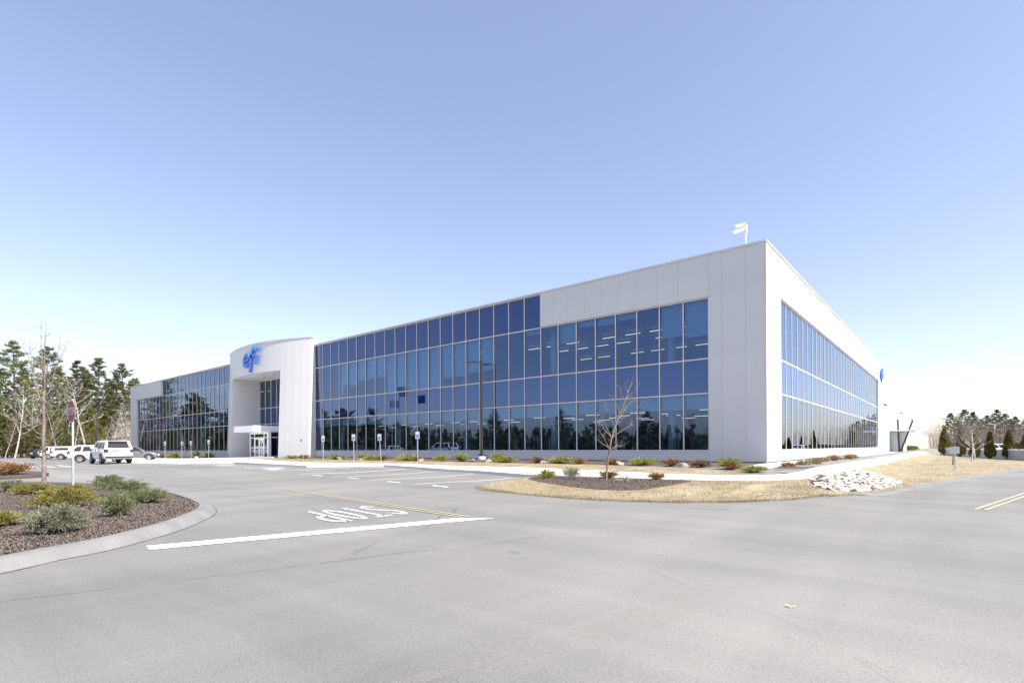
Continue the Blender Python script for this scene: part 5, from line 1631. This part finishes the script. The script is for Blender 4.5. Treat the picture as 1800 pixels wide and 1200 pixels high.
def make_car(name, paint, L, W, body, cabin, wb, wr, label, cat, group=None, axle=None, rails=False, ground=.0, rear='suv', trim_bumper=False):
    """body : stations (x, z_low, z_high, half width); cabin : (x_back_base, x_back_roof, x_front_roof, x_front_base, z_belt, z_roof, half width base, half width roof)"""
    root = tag(empty(name, (0, 0, 0)), label, cat, group)
    mb = MB()
    def sec(s):
        x, z0, z1, hw = s; dz = z1 - z0
        half = [(.86, 0), (.97, .10), (1.0, .34), (1.0, .58), (.985, .76), (.95, .90), (.86, .985), (.55, 1.015)]
        return [(x, hw * u, z0 + dz * v) for u, v in half] + [(x, -hw * u, z0 + dz * v) for u, v in half[::-1]]
    loft(mb, body, sec)
    mb.build('body', paint, root, 32, fixn=True)
    xb0, xb1, xf1, xf0, zb, zr, hb, hr = cabin
    cb = MB()
    def P(t, s_, u):   # t along (0 back..1 front), s height 0..1, u side -1..1
        xa = xb0 + (xf0 - xb0) * t; xr = xb1 + (xf1 - xb1) * t
        hw = hb + (hr - hb) * s_
        return (xa + (xr - xa) * s_, u * hw, zb + (zr - zb) * s_)
    rng = []
    base = [P(0, 0, 1), P(1, 0, 1), P(1, 0, -1), P(0, 0, -1)]; top = [P(0, .93, 1), P(1, .93, 1), P(1, .93, -1), P(0, .93, -1)]
    cb.hexa(base[::-1], top[::-1])
    cr = [P(.03, 1, .86), P(.97, 1, .86), P(.97, 1, -.86), P(.03, 1, -.86)]
    cb.hexa(top[::-1], cr[::-1])
    cb.build('cabin', paint, root, fixn=True)
    def quadpane(nm, pts, off, mt, parent=root):
        m_ = MB(); c = Vector(off)
        m_.add([Vector(p) + c for p in pts] + [Vector(p) - c * .2 for p in pts], [(0, 1, 2, 3), (7, 6, 5, 4), (0, 4, 5, 1), (1, 5, 6, 2), (2, 6, 7, 3), (3, 7, 4, 0)])
        return m_.build(nm, mt, parent, fixn=True)
    lo, hi = .10, .84
    for u in (1, -1):
        cuts = rear_cuts = {'suv': [(.04, .24), (.27, .58), (.61, .93)], 'sedan': [(.16, .50), (.53, .86)], 'pickup': [(.10, .38), (.43, .90)]}[rear]
        for a, b_ in cuts:
            quadpane('side_window', [P(a, lo, u), P(b_, lo, u), P(b_ - .01, hi, u), P(a + .01, hi, u)], (0, u * .008, 0), M['car_glass'])
    quadpane('rear_window', [P(0, .12, .82), P(0, .12, -.82), P(0, .86, -.80), P(0, .86, .80)], (-.010, 0, 0), M['car_glass'])
    quadpane('windscreen', [P(1, .06, .88), P(1, .06, -.88), P(1, .90, -.84), P(1, .90, .84)], (.010, 0, .004), M['car_glass'])
    if rails:
        for u in (1, -1):
            MB().tube([(xb1 + .15, u * hr * .82, zr - .02), (xb1 + .25, u * hr * .82, zr + .06), (xf1 - .3, u * hr * .82, zr + .06), (xf1 - .15, u * hr * .82, zr - .02)], .022, 6).build('roof_rail', M['galv'], root)
    # wheels and dark arches
    k = (round(wr, 3),)
    if k not in WH: WH[k] = wheel_mesh(wr, .24)
    ax = axle if axle is not None else 0.0
    for sx in (-1, 1):
        for u in (1, -1):
            x = ax + sx * wb / 2
            hw = [s for s in body if s[0] <= x][-1][3]
            am = MB(); n = 14
            pts = [(x + math.cos(math.pi * i / n) * (wr + .10), wr * .98 + math.sin(math.pi * i / n) * (wr + .09)) for i in range(n + 1)] + [(x - wr - .10, .26), (x + wr + .10, .26)]
            am.prism(pts, lambda a, z: (a, u * (hw + .008), z), lambda a, z: (a, u * (hw - .25), z)); am.build('wheel_arch', M['car_trim'], root, fixn=True)
            w_ = empty('wheel', (x, u * (hw - .085), wr), 0, root); w_.rotation_euler = (R(-90 * u), 0, 0)
            inst('tyre', WH[k][0], w_); inst('rim', WH[k][1], w_)
    # bumpers, lamps, plate, mirrors, handles
    xr, zl, zh, hw = body[0]; xf = body[-1][0]
    def bx(nm, x0, x1, y0, y1, z0, z1, mt): MB().box(x0, x1, y0, y1, z0, z1).build(nm, mt, root)
    b1 = body[1]
    bx('rear_bumper', xr - .06, xr + .25, -b1[3] * .93, b1[3] * .93, zl + .01, zl + .16, M['car_trim'])
    bx('front_bumper', xf - .30, xf + .04, -b1[3] * .88, b1[3] * .88, body[-1][1] + .01, body[-1][1] + .15, M['car_trim'])
    zt = zl + (zh - zl) * .62
    for u in (1, -1):
        y0, y1 = sorted((u * hw * .80, u * (hw + .06)))
        bx('tail_light', xr - .03, xr + .22, y0, y1, zt, zt + (.26 if rear != 'sedan' else .14), M['lens_red'])
        fz = body[-1][1] + (body[-1][2] - body[-1][1]) * .60
        y0, y1 = sorted((u * body[-1][3] * .62, u * (body[-1][3] + .04)))
        bx('headlight', xf - .24, xf + .015, y0, y1, fz, fz + .15, M['lens_clear'])
        mx_ = P(.90, .10, u); MB().box(mx_[0] - .05, mx_[0] + .07, *sorted((mx_[1], mx_[1] + u * .22)), mx_[2] - .02, mx_[2] + .15).build('mirror', paint, root)
    bx('number_plate', xr - .045, xr - .01, -.17, .17, zt - .02, zt + .12, M['plate'])
    bx('grille', xf - .10, xf + .02, -.45, .45, body[-1][1] + .18, body[-1][1] + .38, M['car_trim'])
    for u in (1, -1):
        for hx in ((-.25, .75) if rear != 'pickup' else (.25, .9)):
            y = u * (W / 2 + .002); bx('door_handle', hx - .10, hx + .10, *sorted((y - u * .02, y + u * .025)), zb - .14, zb - .10, M['galv'] if rear != 'suv' else paint)
            m_ = MB(); sx_ = hx - .62; m_.box(sx_ - .006, sx_ + .006, *sorted((u * (W / 2 - .05), u * (W / 2 + .003))), zl + .18, zb - .02); m_.build('door_seam', M['car_trim'], root)
    return root

def suv_body(L, W, h0, belt):
    hw = W / 2
    return [(-L / 2, .46, belt - .02, hw * .90), (-L / 2 + .12, .40, belt, hw * .97), (-L / 2 + .6, .36, belt + .01, hw), (-.6, .34, belt, hw), (.7, .34, belt - .02, hw), (L / 2 - 1.35, .36, belt - .05, hw), (L / 2 - .55, .38, belt - .11, hw * .97),
            (L / 2 - .16, .40, belt - .20, hw * .90), (L / 2, .44, belt - .30, hw * .80)]
def place(o, x, y, rz, dz=0.0):
    o.location = (x, y, G(x, y) + .005 + dz); o.rotation_euler = (0, 0, rz)
    return o
suv = make_car('suv', M['car_white'], 4.75, 1.92, suv_body(4.75, 1.92, .4, 1.19), (-2.28, -1.92, .50, 1.28, 1.16, 1.82, .905, .735), 2.79, .39,
               'white four-wheel-drive seen from behind, driving towards the left forest', 'car', None, -.05, True)
MB().box(-2.46, -2.36, -.45, .45, 1.02, 1.06).build('trim_strip', M['galv'], suv)
sp_ = MB(); sp_.hexa([(-2.16, -.64, 1.765), (-1.86, -.64, 1.765), (-1.86, .64, 1.765), (-2.16, .64, 1.765)], [(-2.20, -.64, 1.81), (-1.86, -.64, 1.825), (-1.86, .64, 1.825), (-2.20, .64, 1.81)]); sp_.build('spoiler', M['car_white'], suv)
for ch in suv.children:
    if ch.name.startswith('tail_light'): ch.data.materials[0] = M['lens_dark']
place(suv, -45.65, -17.85, math.pi)

suv2 = make_car('suv', M['car_white'], 4.7, 1.88, suv_body(4.7, 1.88, .4, 1.08), (-2.22, -1.95, .55, 1.25, 1.05, 1.74, .88, .68), 2.75, .37,
                'white four-wheel-drive parked beyond the pickup, red tail lights showing', 'car', 'parked cars by the forest', -.05)
place(suv2, -93.0, -12.4, R(90))
# pickup
hw = .93
pk = make_car('pickup_truck', M['car_white'], 5.6, 1.86, [(-2.8, .52, 1.08, hw * .96), (-2.7, .46, 1.10, hw), (-1.9, .42, 1.10, hw), (-.6, .40, 1.08, hw), (.8, .40, 1.07, hw), (1.6, .42, 1.04, hw), (2.3, .44, .98, hw * .97), (2.66, .46, .90, hw * .90), (2.8, .48, .78, hw * .82)],
              (-.75, -.62, .65, 1.40, 1.05, 1.76, .87, .70), 3.4, .38, 'white pickup truck with a white cap over its bed, seen from the side', 'pickup', 'parked cars by the forest', -.1, False, 0, 'pickup')
cpb = MB(); cpb.hexa([(-2.74, -.88, 1.09), (-.78, -.88, 1.09), (-.78, .88, 1.09), (-2.74, .88, 1.09)], [(-2.62, -.74, 1.70), (-.74, -.74, 1.72), (-.74, .74, 1.72), (-2.62, .74, 1.70)])
cpo = cpb.build('bed_cap', M['car_white'], pk)
for u in (1, -1):
    g_ = MB(); g_.hexa([(-2.45, u * .865 - .01, 1.22), (-1.05, u * .865 - .01, 1.22), (-1.05, u * .865 + .01, 1.22), (-2.45, u * .865 + .01, 1.22)], [(-2.40, u * .79 - .01, 1.56), (-1.05, u * .79 - .01, 1.56), (-1.05, u * .79 + .01, 1.56), (-2.40, u * .79 + .01, 1.56)]); g_.build('side_window', M['car_glass'], cpo, fixn=True)
place(pk, -82.6, -12.3, R(72))
# white crossover, partly behind the driving one
xo = make_car('crossover', M['car_white'], 4.4, 1.80, suv_body(4.4, 1.80, .3, .98), (-2.05, -1.55, .35, 1.20, .95, 1.58, .84, .62), 2.62, .35,
              'white crossover parked between the stop sign post and the driving four-wheel-drive', 'car', 'parked cars by the forest', 0)
place(xo, -55.5, -16.4, R(74))
hb_ = [(-2.2, .40, .92, .80), (-2.1, .32, .96, .87), (-1.5, .28, .97, .89), (0, .26, .95, .89), (.9, .26, .93, .89), (1.5, .28, .84, .86), (1.95, .30, .72, .78), (2.15, .34, .60, .66)]
gh = make_car('hatchback', M['car_grey'], 4.35, 1.78, hb_, (-1.95, -1.2, .15, 1.05, .92, 1.46, .82, .60), 2.60, .33, 'grey hatchback whose nose shows right of the white four-wheel-drive', 'car', 'parked cars by the forest', 0)
place(gh, -57.9, -12.9, R(66))
sb = [(-2.4, .40, .96, .80), (-2.3, .32, 1.0, .88), (-1.5, .28, .98, .91), (0, .26, .94, .91), (1.0, .26, .92, .91), (1.7, .28, .84, .88), (2.2, .30, .74, .80), (2.4, .34, .62, .68)]
sdn = make_car('sedan', M['car_dark'], 4.8, 1.82, sb, (-1.75, -1.0, .25, 1.15, .90, 1.44, .82, .60), 2.8, .33, 'dark sedan with red tail lights at the far left of the row', 'car', 'parked cars by the forest', 0, False, 0, 'sedan')
place(sdn, -99.0, -12.8, R(125))
# cars beyond the block wall, only roofs show
for kk, (src, x, y, rz, pm, lab) in enumerate([(xo, 12.6, 66, 20, 'car_white', 'white car whose roof shows above the block wall'), (xo, 16.5, 64, 160, 'car_blue', 'blue car whose roof shows above the block wall'), (suv2, 20.3, 63, 30, 'car_white', 'white tall car above the block wall at the right'), (gh, 8.2, 92, 80, 'car_grey', 'grey car beyond the left end of the block wall')]):
    index_kids(src); c = copy_tree(src); c['label'] = lab; c['group'] = 'cars parked beyond the block wall'
    place(c, x, y, R(rz), .15)
    if pm == 'car_blue':
        for ch in c.children:
            if ch.data and ch.data.materials and ch.data.materials[0] == M['car_white']:
                ch.data = ch.data.copy(); ch.data.materials[0] = M['car_blue']
# one that only the glass mirrors
index_kids(suv); c = copy_tree(suv); c['label'] = 'white car mirrored in the ground floor glass behind the sign posts'; place(c, -70, -29.0, R(15))

# ================================================================== STREET FURNITURE
def lamp_post(x, y, h, label, az=180, head=True):
    root = tag(empty('lamp_post', (x, y, G(x, y))), label, 'lamp post', 'dark lamp posts of the parking lot')
    b_ = MB(); b_.lathe([(.0, -.2), (.34, -.2), (.34, .22), (.31, .25), (0, .25)], 18); b_.build('footing', M['concrete'], root, 40)
    MB().box(-.20, .20, -.20, .20, .252, .40).build('base_cover', M['dark_metal'], root)
    MB().box(-.075, .075, -.075, .075, .40, h).build('pole', M['dark_metal'], root)
    a = empty('lamp_arm', (0, 0, h - .10), R(az), root)
    MB().tube([(.0, 0, -.05), (.25, 0, .02), (.55, 0, .06)], .035, 8).build('arm', M['dark_metal'], a)
    hd = MB(); hd.hexa([(.5, -.19, .03), (1.42, -.16, .06), (1.42, .16, .06), (.5, .19, .03)], [(.5, -.17, .14), (1.42, -.13, .12), (1.42, .13, .12), (.5, .17, .14)]); hd.build('lamp_head', M['dark_metal'], a)
    MB().box(.62, 1.15, -.11, .11, .030, .038).build('lens', M['lens_clear'], a)
    return root
lamp_post(-20.54, -.70, 7.60, 'dark lamp post standing in the front bed before the long window row')
lamp_post(-70.6, -2.6, 7.4, 'dark lamp post in front of the left wing windows')
lamp_post(-116.2, -3.0, 7.2, 'dark lamp post against the forest behind the white four-wheel-drive')

# stop sign
ss_ = tag(empty('stop_sign', (-15.85, -26.02, G(-15.85, -26.02) + .13)), 'red octagonal stop sign on a galvanised post in the mulch island', 'stop sign')
ps = MB(); ps.box(-.035, .035, -.012, .012, -.3, 3.15); ps.box(-.012, .012, .013, .045, -.3, 3.15); ps.build('post', M['galv'], ss_)
oc = [(.42 * math.cos(R(22.5 + 45 * k)), .42 * math.sin(R(22.5 + 45 * k))) for k in range(8)]
pl = empty('sign_plate', (0, -.02, 2.72), 0, ss_)
MB().prism(oc, lambda u, v: (u, -.004, v), lambda u, v: (u, .0, v)).build('border', M['white_paint'], pl, fixn=True)
MB().prism([(u * .93, v * .93) for u, v in oc], lambda u, v: (u, -.008, v), lambda u, v: (u, -.0045, v)).build('face', M['sign_red'], pl, fixn=True)
for k, ch in enumerate('STOP'):
    mb = MB()
    for q in letter_quads(ch, .19): mb.add([(-.325 + k * .168 + u * .145, -.0105, -.125 + v * .25) for u, v in q], [(0, 1, 2, 3)])
    mb.build('letter', M['white_paint'], pl, fixn=True)
ss_.rotation_euler = (0, 0, R(4))

# accessible-parking signs
def access_sign_meshes():
    post = MB().box(-.025, .025, -.008, .008, -.3, 1.98).box(-.010, .010, .009, .03, -.3, 1.98).mesh('post', M['galv'])
    pl_ = MB().box(-.155, .155, -.016, -.010, 1.50, 1.97).mesh('plate', M['plate'])
    sq = MB().box(-.10, .10, -.019, -.0165, 1.56, 1.76).mesh('symbol_field', M['sign_blue'])
    sy = MB()
    def st(P_, w): 
        for q in ribbon(P_, w): sy.add([(u, -.0205, v) for u, v in q], [(0, 1, 2, 3)])
    st([(-.012, 1.725), (-.006, 1.67), (.045, 1.665), (.062, 1.605), (.082, 1.61)], .016); st([(-.006, 1.697), (.035, 1.694)], .012)
    st(arc2(-.004, 1.632, .048, .048, 120, 345, 12), .013)
    st([(-.018, 1.738), (-.006, 1.738)], .02)
    return post, pl_, sq, sy.mesh('symbol', M['white_paint'], fixn=True)
AS = access_sign_meshes()
AG = 'accessible parking signs along the front walk'
for x, y, h, tilt, lab in [(-70.9, -6.2, 1.05, 1, 'white accessible parking sign nearest the left end, before the left wing windows'), (-67.6, -5.4, 1.02, 0, 'second accessible parking sign from the far left'), (-65.8, -5.0, 1.03, -1, 'third accessible parking sign from the far left'),
                           (-61.6, -4.6, 1.05, 1, 'fourth accessible parking sign, just left of the rounded wall'), (-39.5, -8.6, .86, 0, 'accessible parking sign standing right in front of the glass doors'), (-29.6, -10.2, .86, -6, 'accessible parking sign leaning left before the rounded white wall'),
                           (-26.5, -10.4, .88, 0, 'accessible parking sign at the end of the rounded wall'), (-23.4, -10.0, .93, -1, 'straight accessible parking sign left of the leaning one by the windows'), (-21.4, -9.3, .94, -4, 'accessible parking sign on a leaning post before the windows'),
                           (-20.0, -7.4, 1.0, -.5, 'rightmost accessible parking sign, upright on a slim post')]:
    r_ = tag(empty('parking_sign', (x, y, G(x, y) + .13)), lab, 'parking sign', AG)
    r_.rotation_euler = (0, R(tilt), R(12)); r_.scale = (h * 1.06, h, h)
    inst('post', AS[0], r_); p_ = inst('plate', AS[1], r_); q_ = inst('symbol_field', AS[2], p_); inst('symbol', AS[3], p_)

# small sign on the right lawn, seen from behind
ls = tag(empty('lawn_sign', (8.02, 10.56, G(8, 10.6))), 'small square sign on a steel post, its pale back towards us, right lawn', 'sign')
MB().box(-.035, .035, -.012, .012, -.3, 1.46).build('post', M['galv'], ls)
MB().box(-.235, .235, .013, .018, 1.02, 1.46).build('plate', M['galv'], ls)

# block retaining wall at the right
wl_ = tag(empty('block_wall', (13.6, 37.2, -.62)), 'low wall of large grey concrete blocks with pale cap stones', 'wall')
A_ = Vector((14.6, 34.0, 0)); B_ = Vector((6.2, 84.0, 0))
dv = (B_ - A_); Lw = dv.length; dv.normalize(); nb = 25; ang = math.atan2(dv.y, dv.x); rg = random.Random(5)
bm1 = MB().box(-.985, .985, -.22, .22, -.245, .245).mesh('block', M['block']); cm1 = MB().box(-.99, .99, -.27, .27, -.07, .07).mesh('cap_stone', M['cap'])
for k in range(nb):
    for c_ in range(2):
        p = A_ + dv * (Lw * (k + .5 + (.5 if c_ else 0)) / nb) - Vector((13.6, 37.2, 0))
        inst('block', bm1, wl_, (p.x + rg.uniform(-.02, .02), p.y, .22 + .495 * c_), (0, 0, ang), (Lw / nb / 2, 1, 1))
    p = A_ + dv * (Lw * (k + .5) / nb) - Vector((13.6, 37.2, 0))
    inst('cap_stone', cm1, wl_, (p.x, p.y, 1.04), (0, 0, ang), (Lw / nb / 2, 1, 1))
# dark board fence far behind the wall
fn_ = tag(empty('board_fence', (18, 120, -.62)), 'dark fence band behind the arborvitae at the far right', 'fence')
for k in range(26):
    MB().box(-.98, .98, -.03, .03, 0, 1.9).build('board', M['dark_metal'], fn_, loc=(-12 + 2 * k, -.9 * k * .3, 0)) if k == 0 else inst('board', [c for c in fn_.children][0].data, fn_, (-12 + 2 * k, -.27 * k, 0))
    
# flagpoles and an orange barrier that only the glass mirrors
def flagpole(x, y, h, label, cols):
    r_ = tag(empty('flagpole', (x, y, G(x, y))), label, 'flagpole', 'flagpoles mirrored in the windows')
    MB().tube([(0, 0, 0), (0, 0, h)], [.07, .04], 8).build('pole', M['galv'], r_)
    def flagbit(nm, u0, u1, v0, v1, mt, off=0.0):
        m_ = MB(); n = 6
        for k in range(n):
            ua, ub = u0 + (u1 - u0) * k / n, u0 + (u1 - u0) * (k + 1) / n
            f = lambda u: .16 * math.sin(u * 4.2) * (u / 2) + off
            m_.hexa([(ua, f(ua) - .006, v0), (ub, f(ub) - .006, v0), (ub, f(ub) + .006, v0), (ua, f(ua) + .006, v0)], [(ua, f(ua) - .006, v1), (ub, f(ub) - .006, v1), (ub, f(ub) + .006, v1), (ua, f(ua) + .006, v1)])
        return m_.build(nm, mt, r_)
    return r_, flagbit
r_, fb_ = flagpole(-63.6, -24.6, 11.6, 'tall pole with a red and white striped flag mirrored in the windows', None)
for k in range(7): fb_('stripe', .06, 2.4, 10.1 + .2 * k, 10.3 + .2 * k, M['flag_red' if k % 2 == 0 else 'flag_white'])
fb_('canton', .06, 1.0, 10.85, 11.45, M['flag_blue'], .016); fb_('canton', .06, 1.0, 10.85, 11.45, M['flag_blue'], -.016)
r_, fb_ = flagpole(-60.0, -25.6, 10.2, 'pole with a dark blue flag mirrored in the windows', None); fb_('flag', .06, 2.1, 8.7, 10.0, M['flag_blue'])
r_, fb_ = flagpole(-66.5, -25.4, 10.0, 'pole with a white flag mirrored in the windows', None); fb_('flag', .06, 2.0, 8.5, 9.7, M['flag_white'])
of_ = tag(empty('barrier_fence', (-88, -34, G(-88, -34))), 'orange barrier mesh mirrored low in the windows left of the signs', 'fence')
for k in range(6):
    MB().box(0, 1.9, -.02, .02, .15, 2.1 - .12 * (k % 3)).build('mesh_panel', M['orange'], of_, loc=(2.0 * k, -.35 * k, 0))
    MB().box(-.05, .05, -.05, .05, -.1, 2.15).build('post', M['dark_metal'], of_, loc=(2.0 * k - .05, -.35 * k, 0))
